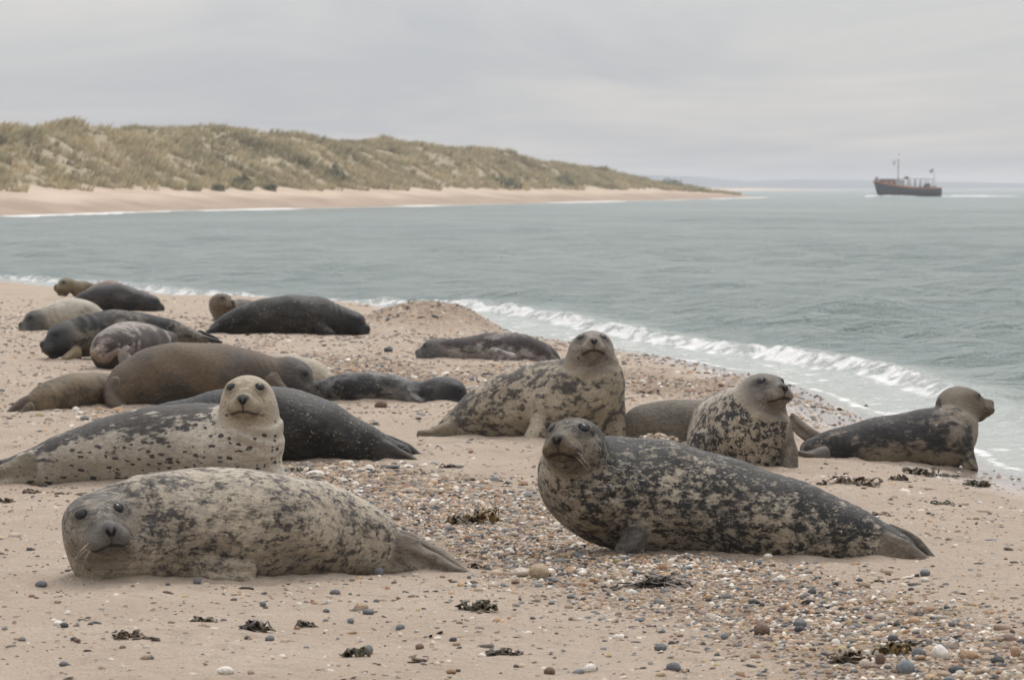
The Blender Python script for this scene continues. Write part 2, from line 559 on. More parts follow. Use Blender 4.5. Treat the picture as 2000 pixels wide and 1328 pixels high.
# low foam line along the far shore
fl_s = np.arange(0, s_tip - 2, 1.0)
fx = np.stack([np.interp(fl_s, SA, cxy[:, i]) for i in (0, 1)], 1); fnm = np.stack([np.interp(fl_s, SA, cnm[:, i]) for i in (0, 1)], 1)
fon = np.clip(sstep(-0.06, 0.22, fbm(fl_s * 0.035, fl_s * 0, 301, 3)) + 0.12, 0, 1)
offs = [(0.5, 0.01), (-0.2, 0.09), (-0.8, 0.07), (-1.3, -0.03)]
Vf = np.stack([np.concatenate([fx + fnm * (o_ * (0.4 + 0.9 * fon))[:, None], (SEA + z_ * 0.6 * fon + 0.02)[:, None]], 1) for o_, z_ in offs], 1)
k_ = np.arange(len(fl_s) * 4).reshape(-1, 4)
Ff = np.stack([k_[:-1, :-1], k_[:-1, 1:], k_[1:, 1:], k_[1:, :-1]], -1).reshape(-1, 4)
surf = mesh_np('surf', Vf.reshape(-1, 3), Ff, mat=plain('surf_foam', (0.70, 0.70, 0.68), 0.7, 0.15, 0.4))
tag(surf, 'thin white surf line along the far dune shore', 'surf', kind='stuff')

# grass tufts: blades as slim triangles, gathered into leaning clumps
gr_ = np.random.default_rng(8)
n_t = 66000
sa_t = s_tip + 30 - gr_.random(n_t) * 560; n_n = 3 + gr_.random(n_t) * 42
fr_ = dune_z(sa_t, n_n)[1]
pv = sstep(0.02, 0.32, fr_ + 0.75 * fbm(sa_t * 0.16, n_n * 0.2, 231, 3)) * sstep(0, 0.05, fr_)
clump = sstep(-0.16, 0.16, fbm(sa_t * 0.35, n_n * 0.35, 255, 3))
keep = gr_.random(n_t) < pv * (0.25 + 0.75 * clump)
sa_t, n_n, clump = sa_t[keep], n_n[keep], clump[keep]
nt = len(sa_t)
bx = np.interp(sa_t, SA, cxy[:, 0]) + np.interp(sa_t, SA, cnm[:, 0]) * n_n
by = np.interp(sa_t, SA, cxy[:, 1]) + np.interp(sa_t, SA, cnm[:, 1]) * n_n
bz = dune_z(sa_t, n_n)[0] - 0.08
NBL = 8
hgt = gr_.uniform(0.35, 0.85, nt) * (0.7 + 0.6 * clump)
hue = 0.65 * fbm(bx * 0.10, by * 0.06, 260, 3) + 0.75 * fbm(bx * 0.55, by * 0.3, 262, 2) + 0.5 + gr_.normal(0, 0.08, nt)
VV, CC = [], []
dark_g, straw, grn = np.array([0.175, 0.148, 0.092]), np.array([0.62, 0.50, 0.325]), np.array([0.41, 0.352, 0.212])
tone_ = np.where((hue < 0.5)[:, None], dark_g + (grn - dark_g) * np.clip(hue * 2, 0, 1)[:, None], grn + (straw - grn) * np.clip(hue * 2 - 1, 0, 1)[:, None])
for b_ in range(NBL):
    az = gr_.random(nt) * 6.283; rr = gr_.random(nt) ** 0.5 * 0.32
    base = np.stack([bx + rr * np.cos(az), by + rr * np.sin(az), bz], 1)
    lean = np.stack([0.34 + rr * np.cos(az) * 1.1 + gr_.normal(0, .13, nt), rr * np.sin(az) * 1.2 + gr_.normal(0, .12, nt), gr_.uniform(0.75, 1.05, nt)], 1) * hgt[:, None]
    az2 = gr_.normal(0, 0.8, nt); wv = np.stack([np.cos(az2), np.sin(az2), 0 * az2], 1) * (0.085 + 0.05 * gr_.random(nt))[:, None]
    VV.append(np.stack([base - wv, base + wv, base + lean], 1))
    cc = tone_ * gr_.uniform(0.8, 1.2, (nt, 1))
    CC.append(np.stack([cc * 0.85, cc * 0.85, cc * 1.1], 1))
VV = np.concatenate(VV).reshape(-1, 3); CC = np.concatenate(CC).reshape(-1, 3)
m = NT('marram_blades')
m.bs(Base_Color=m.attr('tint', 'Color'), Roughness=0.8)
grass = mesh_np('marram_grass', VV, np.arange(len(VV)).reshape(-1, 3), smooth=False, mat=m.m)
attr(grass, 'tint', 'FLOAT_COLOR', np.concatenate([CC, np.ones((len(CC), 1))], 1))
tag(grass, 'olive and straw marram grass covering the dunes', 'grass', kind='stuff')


def shrub(px, py, wpx, hpx, colr, label):
    """a rounded bush of leaf-sized faces at the foot of the dunes"""
    d = ray(px, py)
    t = np.linspace(240, 900, 900)
    xs, ys, zs = d[0] * t, d[1] * t, CAM_Z + d[2] * t
    dd = np.hypot(xs[:, None] - cxy[None, :, 0], ys[:, None] - cxy[None, :, 1])
    j = dd.argmin(1)
    nn = (xs - cxy[j, 0]) * cnm[j, 0] + (ys - cxy[j, 1]) * cnm[j, 1]
    gz = dune_z(SA[j], nn)[0]
    hit = np.nonzero((nn > 1) & (gz > zs - 0.05))[0]
    if not len(hit):
        return
    i = hit[0]
    k = kpx(ys[i]); w, h = wpx / k / 2, hpx / k
    n = 900
    q = gr_.normal(0, 1, (n, 3)); q /= np.linalg.norm(q, axis=1)[:, None]
    q *= (gr_.random(n) ** 0.33)[:, None]
    lob = 1 + 0.3 * np.sin(q[:, 0] * 5 + px) * np.cos(q[:, 1] * 4)
    ctr = np.stack([q[:, 0] * w, q[:, 1] * w * 0.8, (np.abs(q[:, 2]) * lob) * h], 1)
    u = gr_.normal(0, 1, (n, 3)); v = gr_.normal(0, 1, (n, 3)); v[:, 2] += 0.8
    sc = 0.16
    V_ = np.stack([ctr - u * sc * 0.4, ctr + u * sc * 0.4, ctr + v * sc], 1).reshape(-1, 3)
    root = empty('shrub', (xs[i], ys[i], gz[i] - 0.05))
    o = mesh_np('crown', V_, np.arange(n * 3).reshape(-1, 3), False, plain('shrub_leaf', (0.21, 0.20, 0.125), 0.8, 0.35, 3.0), root)
    sv, sf = [], []
    for a in range(5):
        ang = a * 1.26
        p0 = np.array([0, 0, -0.1]); p1 = np.array([math.cos(ang) * w * .5, math.sin(ang) * w * .5, h * .6])
        b0 = len(sv)
        for p_, r_ in ((p0, .06), (p1, .02)):
            for e_ in range(4):
                sv.append(p_ + r_ * np.array([math.cos(e_ * 1.571), math.sin(e_ * 1.571), 0]))
        sf += [(b0 + e_, b0 + (e_ + 1) % 4, b0 + 4 + (e_ + 1) % 4, b0 + 4 + e_) for e_ in range(4)]
    mesh_np('stem', np.array(sv), np.array(sf), True, plain('shrub_stem', (0.10, 0.075, 0.05)), root)
    tag(root, label, 'shrub', 'shrubs at the foot of the dunes')


for a in ((472, 366, 52, 22, (0.157, 0.209, 0.153), 'broad grey green shrub at the foot of the dunes, leftmost of them'),
          (527, 372, 22, 11, (0.155, 0.199, 0.146), 'small low green shrub on the beach sand just beside the broad one'),
          (425, 372, 26, 10, (0.184, 0.207, 0.141), 'low flat green shrub on open sand below the pale dune slope'),
          (655, 352, 44, 24, (0.159, 0.195, 0.156), 'dark grey green shrub half way along the dune foot'),
          (990, 368, 60, 26, (0.179, 0.193, 0.158), 'wide dusky shrub below the far hump of the dunes'),
          (1100, 363, 46, 20, (0.155, 0.186, 0.159), 'dark shrub towards the low far end of the dunes'),
          (1310, 366, 52, 16, (0.185, 0.203, 0.150), 'low shrub nearest the tip of the sand spit')):
    shrub(*a)

# ------------------------------------------------------------------ far land on the horizon
def far_ridge(name, Yf, px0, px1, tops, colr, base_off=0):
    xs = np.linspace(px0, px1, 260)
    tp = np.interp(xs, [t_[0] for t_ in tops], [t_[1] for t_ in tops]) + 2.0 * fbm(xs * 0.03, xs * 0, 400, 4)
    rows = []
    for dep, f_ in ((0, 0), (40, .35), (160, 0.8), (320, 1.0), (700, 0.7)):
        z = np.array([max(P(x_, y_, Yf)[2], SEA + 0.05) for x_, y_ in zip(xs, tp)])
        rows.append(np.stack([(xs - 1000) / FPX * Yf, np.full_like(xs, Yf + dep), SEA - 0.1 + (z - SEA) * f_], 1))
    V_ = np.stack(rows, 1); k2 = np.arange(V_.shape[0] * 5).reshape(-1, 5)
    F_ = np.stack([k2[:-1, :-1], k2[1:, :-1], k2[1:, 1:], k2[:-1, 1:]], -1).reshape(-1, 4)
    o = mesh_np(name, V_.reshape(-1, 3), F_, mat=plain(name + '_ground', colr, 0.95, 0.3, 0.01))
    tag(o, kind='structure')


far_ridge('far_coast', 6200, 800, 3200, ((800, 345), (1180, 342), (1260, 341), (1400, 346), (1480, 353), (1600, 350), (1720, 351), (1900, 355), (2050, 358), (3200, 352)), (0.06, 0.07, 0.06))
far_ridge('sand_bar', 2100, 1330, 1700, ((1330, 364), (1400, 365), (1470, 367), (1560, 368), (1700, 373)), (0.46, 0.37, 0.29))

# ------------------------------------------------------------------ the trip boat
BY = FPX * (CAM_Z - SEA) / (384.0 - HORIZON)
BX = (1771 - 1000) / FPX * BY
boat = empty('trip_boat', (BX, BY, SEA))
boat.rotation_euler = (0, 0, math.radians(12))
tag(boat, 'dark hulled wooden trip boat with mast and canopy under way offshore', 'boat')
st = [(-7.15, 0.06, 3.15), (-6.6, 0.75, 2.95), (-5.4, 1.5, 2.6), (-3.5, 2.05, 2.2), (-1, 2.25, 1.85), (2, 2.25, 1.65), (5, 2.05, 1.6), (6.9, 1.7, 1.65)]
hv, rows = [], []
for x_, w_, sh in st:
    prof = [(-w_, sh), (-w_ * 0.98, sh * 0.55), (-w_ * 0.82, 0.05), (-w_ * 0.4, -0.45), (0, -0.6), (w_ * 0.4, -0.45), (w_ * 0.82, 0.05), (w_ * 0.98, sh * 0.55), (w_, sh), (w_ * .93, sh - .02), (w_ * .9, .75), (0, .72), (-w_ * .9, .75), (-w_ * .93, sh - .02)]
    rake = [(-0.0 if zz > 0 else 0) + (0.30 * (sh - zz) if x_ < -6 else 0.0) for _, zz in prof]
    rows.append([len(hv) + i for i in range(len(prof))])
    hv += [(x_ + rk, yy, zz) for (yy, zz), rk in zip(prof, rake)]
hf = []
for r0, r1 in zip(rows[:-1], rows[1:]):
    n = len(r0)
    hf += [(r0[i], r0[(i + 1) % n], r1[(i + 1) % n], r1[i]) for i in range(n)]
e = rows[-1]
hf += [(e[0], e[1], e[7], e[8]), (e[1], e[2], e[6], e[7]), (e[2], e[3], e[5], e[6]), (e[8], e[9], e[13], e[0]), (e[9], e[10], e[12], e[13])]
mesh_np('hull', np.array(hv), np.array(hf), False, plain('hull_paint', (0.010, 0.0095, 0.009), 0.5), boat)
WOOD = plain('varnished_wood', (0.42, 0.19, 0.08), 0.5)
BROWN = plain('brown_boards', (0.15, 0.08, 0.062), 0.6)


def box(name, x0, x1, y0, y1, z0, z1, mat, parent, bev=0.0):
    bm = bmesh.new()
    bmesh.ops.create_cube(bm, size=1)
    for v in bm.verts:
        v.co = ((x0 + x1) / 2 + v.co.x * (x1 - x0), (y0 + y1) / 2 + v.co.y * (y1 - y0), (z0 + z1) / 2 + v.co.z * (z1 - z0))
    if bev:
        bmesh.ops.bevel(bm, geom=bm.edges[:], offset=bev, segments=2, affect='EDGES')
    me = bpy.data.meshes.new(name); bm.to_mesh(me); bm.free(); me.materials.append(mat)
    o = bpy.data.objects.new(name, me); COL.objects.link(o); o.parent = parent
    return o


def tube(name, pts, rad, mat, parent, n=8):
    pts = np.asarray(pts, float); rad = np.broadcast_to(rad, (len(pts),))
    V_, F_ = [], []
    for i, p_ in enumerate(pts):
        tn = pts[min(i + 1, len(pts) - 1)] - pts[max(i - 1, 0)]; tn /= np.linalg.norm(tn)
        a_ = np.cross(tn, (0, 0, 1) if abs(tn[2]) < .9 else (1, 0, 0)); a_ /= np.linalg.norm(a_); b_ = np.cross(tn, a_)
        V_ += [p_ + rad[i] * (math.cos(6.2832 * j / n) * a_ + math.sin(6.2832 * j / n) * b_) for j in range(n)]
    for i in range(len(pts) - 1):
        F_ += [(i * n + j, i * n + (j + 1) % n, (i + 1) * n + (j + 1) % n, (i + 1) * n + j) for j in range(n)]
    for b0 in (0, (len(pts) - 1) * n):
        F_ += [(b0, b0 + j, b0 + j + 1, b0 + j + 2) for j in range(1, n - 2, 2)]
    return mesh_np(name, np.array(V_), np.array(F_), True, mat, parent)


for sgn in (-1, 1):
    tube('rail', [(x_ + (0.0), sgn * (w_ + .03), sh + .07) for x_, w_, sh in st], 0.11, WOOD, boat)
cab = box('cabin', -5.6, -2.7, -1.35, 1.35, 0.8, 3.45, BROWN, boat, 0.12)
for x_ in (-4.9, -3.7):
    f_ = box('window', x_ - .35, x_ + .35, -1.40, -1.352, 2.55, 3.15, WOOD, cab)
    tag(f_)
wh = box('windscreen', -2.5, -0.9, -1.25, -1.21, 2.2, 3.35, plain('pale_glass', (0.42, 0.44, 0.46), 0.15), boat)
box('bulwark_panel', -2.6, -0.2, -1.9, -1.8, 1.75, 2.25, WOOD, boat)
for x_, w_ in ((-2.6, .10), (-0.25, .22)):
    box('post', x_ - w_ / 2, x_ + w_ / 2, -1.55, -1.35, 1.6, 3.5, WOOD, boat)
for x_ in (1.15, 2.3, 3.4, 5.0):
    for y_ in (-1.55, 1.55):
        box('post', x_ - .05, x_ + .05, y_ - .05, y_ + .05, 1.3, 3.45, BROWN, boat)
box('canopy_roof', -6.0, 5.4, -1.65, 1.65, 3.5, 3.6, plain('canopy_board', (0.22, 0.15, 0.12), 0.7), boat, 0.03)
box('deck_bench', 0.6, 6.0, -1.5, -1.0, 1.2, 1.95, BROWN, boat, 0.04)
box('engine_housing', 3.9, 4.8, -0.7, 0.7, 1.2, 2.6, BROWN, boat, 0.05)
box('vent_box', -0.5, 0.25, -0.4, 0.4, 3.61, 4.05, BROWN, boat, 0.08)
box('anchor_hatch', -6.7, -6.2, -0.35, 0.35, 2.6, 3.75, BROWN, boat, 0.06)
mast = tube('mast', [(-1.9, 0, 0.8), (-1.85, 0, 6.2), (-1.75, 0, 8.9)], (0.13, 0.11, 0.07), plain('mast_wood', (0.27, 0.17, 0.12), 0.6), boat)
tube('cross_arm', [(-2.9, 0, 7.2), (-1.8, 0, 7.45)], 0.05, BROWN, mast)
tube('lantern', [(-2.75, 0, 6.45), (-2.75, 0, 6.55), (-2.75, 0, 7.0), (-2.75, 0, 7.15)], (0.08, .22, .22, .06), plain('grey_metal', (0.30, 0.31, 0.33)), mast)
tube('mast_band', [(-1.80, 0, 7.7), (-1.77, 0, 8.2)], 0.16, plain('mast_white', (0.72, 0.70, 0.68)), mast)
tube('flagpole', [(6.3, 0, 1.2), (5.6, 0, 5.6)], 0.035, BROWN, boat)
fv = [(5.65 - 0.10 * i - .05 * j, 0.12 * math.sin(i * 1.1), 5.65 - 0.11 * j - 0.05 * i + (0.1 * i if j > 4 else 0)) for i in range(6) for j in range(9)]
fv = [(x_, y_ + dy, z_) for dy in (0, .03) for x_, y_, z_ in fv]
ff = [(o_ + i * 9 + j, o_ + i * 9 + j + 1, o_ + (i + 1) * 9 + j + 1, o_ + (i + 1) * 9 + j) for o_ in (0, 54) for i in range(5) for j in range(8)]
mesh_np('flag', np.array(fv), np.array(ff), True, plain('flag_cloth', (0.03, 0.05, 0.06)), boat)
# water thrown aside by the hull and its wake
wv_, wf_ = [], []
wk = np.random.default_rng(3)
for seg, (xa, xb, w0, h0) in enumerate(((-9.5, 3.0, 2.4, 0.55), (6.5, 26.0, 1.8, 0.42))):
    nx_ = 60
    for i in range(nx_):
        t_ = i / (nx_ - 1); x_ = xa + (xb - xa) * t_
        env = math.sin(math.pi * min(1, t_ * 1.02 + .02)) ** 0.5 * (1 - .55 * t_)
        hl = np.interp(x_, [s_[0] for s_ in st], [s_[1] for s_ in st]) if seg == 0 else 0.3
        for j in range(5):
            yy = -(hl - 0.25) - j / 4 * w0
            zz = -0.06 + h0 * env * (0.2 + 0.8 * wk.random()) * math.sin(math.pi * (0.18 + j / 4 * .8))
            wv_.append((x_, yy, zz))
    b0 = seg * nx_ * 5
    wf_ += [(b0 + i * 5 + j, b0 + i * 5 + j + 1, b0 + (i + 1) * 5 + j + 1, b0 + (i + 1) * 5 + j) for i in range(nx_ - 1) for j in range(4)]
wake = mesh_np('bow_wave', np.array(wv_), np.array(wf_), True, bpy.data.materials['surf_foam'])
wake.location = boat.location; wake.rotation_euler = boat.rotation_euler
tag(wake, 'white bow wave and wake beside the trip boat', 'wake', kind='stuff')
#SECTION_SDF
# ------------------------------------------------------------------ bodies from distance fields
def smin(a, b, k):
    h_ = np.clip(0.5 + 0.5 * (b - a) / k, 0, 1)
    return b + (a - b) * h_ - k * h_ * (1 - h_)


class Tube:
    """a bent, tapering limb or trunk with an oval section: points, half-width ra (sideways), half-height rb"""
    def __init__(self, pts, ra, rb, per=5, side=None, roll=0.0):
        arr = np.concatenate([np.asarray(pts, float), np.asarray(ra, float)[:, None], np.asarray(rb, float)[:, None]], 1)
        c_ = catmull(arr, per)
        self.A = c_[:, :3].astype(np.float32); self.ra = np.maximum(c_[:, 3], 0.004).astype(np.float32); self.rb = np.maximum(c_[:, 4], 0.004).astype(np.float32)
        tg = np.gradient(self.A, axis=0); tg /= np.linalg.norm(tg, axis=1)[:, None] + 1e-9
        if side is None:
            side = np.cross(tg[0] * (1, 1, 0) + tg[len(tg) // 2] * (1, 1, 0), (0, 0, 1))
        side = np.asarray(side, float)
        S_, U_ = [], []
        for t_ in tg:
            side = side - t_ * side.dot(t_); side = side / np.linalg.norm(side)
            u_ = np.cross(side, t_)
            S_.append(math.cos(roll) * side + math.sin(roll) * u_); U_.append(math.cos(roll) * u_ - math.sin(roll) * side)
        self.S = np.array(S_, np.float32); self.U = np.array(U_, np.float32); self.T = tg.astype(np.float32)
        self.L = np.concatenate([[0], np.cumsum(np.linalg.norm(np.diff(self.A, axis=0), axis=1))]).astype(np.float32)

    def bounds(self):
        r = np.maximum(self.ra, self.rb)[:, None] + 0.03
        return (self.A - r).min(0), (self.A + r).max(0)

    def sdf(self, p, bc=False):
        p = np.asarray(p, np.float32)
        n = len(self.A)
        rm = (self.ra + self.rb) / 2
        best = np.full(len(p), 1e3, np.float32)
        info = np.zeros((len(p), 4), np.float32) if bc else None
        AA = (self.A * self.A).sum(1)
        for c0 in range(0, len(p), 60000):
            pc = p[c0:c0 + 60000]
            d2 = (pc * pc).sum(1)[:, None] - 2 * pc @ self.A.T + AA
            j = (np.sqrt(np.maximum(d2, 0)) - rm).argmin(1)
            bb = np.full(len(pc), 1e3, np.float32)
            for off in (-2, -1, 0, 1):
                i = np.clip(j + off, 0, n - 2)
                a = self.A[i]; ab = self.A[i + 1] - a
                L2 = (ab * ab).sum(1) + 1e-12
                v = pc - a
                t = np.clip((v * ab).sum(1) / L2, 0, 1)
                v = v - t[:, None] * ab
                ra = self.ra[i] + t * (self.ra[i + 1] - self.ra[i]); rb = self.rb[i] + t * (self.rb[i + 1] - self.rb[i])
                x_ = (v * self.S[i]).sum(1); y_ = (v * self.U[i]).sum(1); z_ = (v * self.T[i]).sum(1)
                mn = np.minimum(ra, rb)
                d = (np.sqrt((x_ / ra) ** 2 + (y_ / rb) ** 2 + (z_ / mn) ** 2) - 1) * mn
                m_ = d < bb
                if bc:
                    info[c0:c0 + 60000][m_] = np.stack([self.L[i] + t * np.sqrt(L2), x_, y_, y_ / (np.sqrt(x_ * x_ + y_ * y_) + 1e-4)], 1)[m_]
                bb = np.where(m_, d, bb)
            best[c0:c0 + 60000] = bb
        return (best, info) if bc else best


def ell(p, c_, r_):
    r_ = np.asarray(r_, np.float32)
    q = (p - np.asarray(c_, np.float32)) / r_
    return (np.sqrt((q * q).sum(1)) - 1) * r_.min()


def cone(p, a, b, r1, r2):
    a = np.asarray(a, np.float32); b = np.asarray(b, np.float32)
    ab = b - a
    t = np.clip((p - a) @ ab / ab.dot(ab), 0, 1)
    return np.linalg.norm(p - a - t[:, None] * ab, axis=1) - (r1 + t * (r2 - r1))


MOUTH = np.array([(0.202, 0, -0.079), (0.211, 0.018, -0.082), (0.206, 0.042, -0.088), (0.186, 0.066, -0.094), (0.150, 0.086, -0.098), (0.110, 0.098, -0.094)], np.float32)


def polydist(p, pl):
    d = np.full(len(p), 9.0, np.float32)
    for a, b in zip(pl[:-1], pl[1:]):
        d = np.minimum(d, cone(p, a, b, 0, 0))
    return d


EYED = np.array([0.78, 0.46, 0.30]) / np.linalg.norm([0.78, 0.46, 0.30])
EYE0 = np.array([0.06, 0.042, 0.028])


def norm_(v):
    return np.asarray(v) / np.linalg.norm(v)


def head_sdf(p, snout=1.0, carve=True):
    """a seal's head: x forward, y to its own left (mirrored), z up; metres"""
    p = p.copy(); p[:, 1] = np.abs(p[:, 1])
    if snout != 1.0:
        p[:, 0] = np.where(p[:, 0] > 0.06, 0.06 + (p[:, 0] - 0.06) / snout, p[:, 0])
    d = ell(p, (0, 0, 0), (0.140, 0.126, 0.112))
    d = smin(d, cone(p, (0.06, 0, -0.005), (0.160, 0, -0.038), 0.092, 0.060), 0.045)
    d = smin(d, cone(p, (0.055, 0, -0.07), (0.142, 0, -0.098), 0.078, 0.040), 0.035)
    d = smin(d, ell(p, (0.055, 0.070, -0.045), (0.072, 0.058, 0.062)), 0.04)
    d = smin(d, ell(p, (0.164, 0.042, -0.060), (0.056, 0.048, 0.044)), 0.022)
    d = smin(d, ell(p, (0.204, 0, -0.022), (0.033, 0.038, 0.032)), 0.020)
    d = smin(d, ell(p, (0.075, 0.062, 0.052), (0.040, 0.034, 0.022)), 0.035)
    if carve:
        ev2 = p - EYEC
        de2 = (np.sqrt((ev2 @ EYED.astype(np.float32) / 0.015) ** 2 + (ev2 @ EYET / 0.0255) ** 2 + (ev2 @ EYEN / 0.0175) ** 2) - 1) * 0.0150
        d = -smin(-d, de2, 0.006)
        nd = cone(p, (0.236, 0.020, -0.010), (0.233, 0.007, -0.036), 0.0070, 0.0045)
        d = -smin(-d, nd, 0.006)
        d = -smin(-d, polydist(p, MOUTH) - 0.003, 0.010)
        d = -smin(-d, cone(p, (0.237, 0, -0.040), (0.206, 0, -0.084), 0.0025, 0.0025), 0.008)
    return d


EYEC = np.array([9.0, 9, 9], np.float32)
EYET = norm_(np.cross((0, 0.22, 1), EYED)).astype(np.float32)
EYEN = np.cross(EYED, EYET).astype(np.float32)
_t = 0.0
for _ in range(40):
    _t -= float(head_sdf((EYE0 + EYED * _t)[None].astype(np.float32), carve=False)[0])
EYEC = (EYE0 + EYED * _t).astype(np.float32)


def surface_net(f, lo, hi, h_):
    lo = np.asarray(lo, np.float32); hi = np.asarray(hi, np.float32)
    C = 4
    n = (np.ceil((hi - lo) / (h_ * C)).astype(int) + 1)
    ax = [lo[i] + np.arange(n[i]) * h_ * C for i in range(3)]
    g = np.stack(np.meshgrid(*ax, indexing='ij'), -1).reshape(-1, 3).astype(np.float32)
    dc = f(g).reshape(n)
    N = n * C
    D = np.repeat(np.repeat(np.repeat(dc, C, 0), C, 1), C, 2)
    near = np.abs(dc) < h_ * C * 1.7
    M = np.repeat(np.repeat(np.repeat(near, C, 0), C, 1), C, 2)
    idx = np.argwhere(M)
    pf = lo + idx.astype(np.float32) * h_
    D[M] = f(pf)
    sgn = D < 0
    cnt = np.zeros(np.array(D.shape) - 1, np.int8)
    for dx in (0, 1):
        for dy in (0, 1):
            for dz in (0, 1):
                cnt += sgn[dx:D.shape[0] - 1 + dx, dy:D.shape[1] - 1 + dy, dz:D.shape[2] - 1 + dz]
    act = (cnt > 0) & (cnt < 8)
    cells = np.argwhere(act)
    vid = np.full(act.shape, -1, np.int32); vid[act] = np.arange(len(cells))
    acc = np.zeros((len(cells), 3), np.float32); num = np.zeros(len(cells), np.float32)
    cor = [(0, 0, 0), (1, 0, 0), (0, 1, 0), (1, 1, 0), (0, 0, 1), (1, 0, 1), (0, 1, 1), (1, 1, 1)]
    for a in range(8):
        for b in range(a + 1, 8):
            df = np.array(cor[b]) - np.array(cor[a])
            if np.abs(df).sum() != 1:
                continue
            ca = cells + cor[a]; cb = cells + cor[b]
            va = D[ca[:, 0], ca[:, 1], ca[:, 2]]; vb = D[cb[:, 0], cb[:, 1], cb[:, 2]]
            m_ = (va < 0) != (vb < 0)
            t = np.where(m_, va / np.where(m_, va - vb, 1), 0)
            acc += np.where(m_[:, None], np.array(cor[a]) + t[:, None] * df, 0); num += m_
    V_ = lo + (cells + acc / num[:, None]) * h_
    faces = []
    for axi in range(3):
        o1, o2 = [(1, 2), (2, 0), (0, 1)][axi]
        sl0 = [slice(None)] * 3; sl1 = [slice(None)] * 3
        sl0[axi] = slice(0, -1); sl1[axi] = slice(1, None)
        s0, s1 = sgn[tuple(sl0)], sgn[tuple(sl1)]
        ed = np.argwhere(s0 != s1)
        ed = ed[(ed[:, o1] > 0) & (ed[:, o2] > 0) & (ed[:, o1] < D.shape[o1] - 1) & (ed[:, o2] < D.shape[o2] - 1)]
        flip = s0[ed[:, 0], ed[:, 1], ed[:, 2]]
        q = []
        for d1, d2 in ((-1, -1), (0, -1), (0, 0), (-1, 0)):
            c_ = ed.copy(); c_[:, o1] += d1; c_[:, o2] += d2
            q.append(vid[c_[:, 0], c_[:, 1], c_[:, 2]])
        q = np.stack(q, 1)
        q[~flip] = q[~flip][:, ::-1]
        faces.append(q)
    Fq = np.concatenate(faces)
    Fq = Fq[(Fq >= 0).all(1)]
    # pull the vertices exactly on to the surface
    e = h_ * 0.3
    d0 = f(V_)
    gr = np.stack([f(V_ + np.eye(3, dtype=np.float32)[i] * e) - d0 for i in range(3)], 1) / e
    stp = d0[:, None] * gr / np.maximum((gr * gr).sum(1), 0.25)[:, None]
    V_ = V_ - np.clip(stp, -h_ * 0.6, h_ * 0.6)
    return V_, Fq


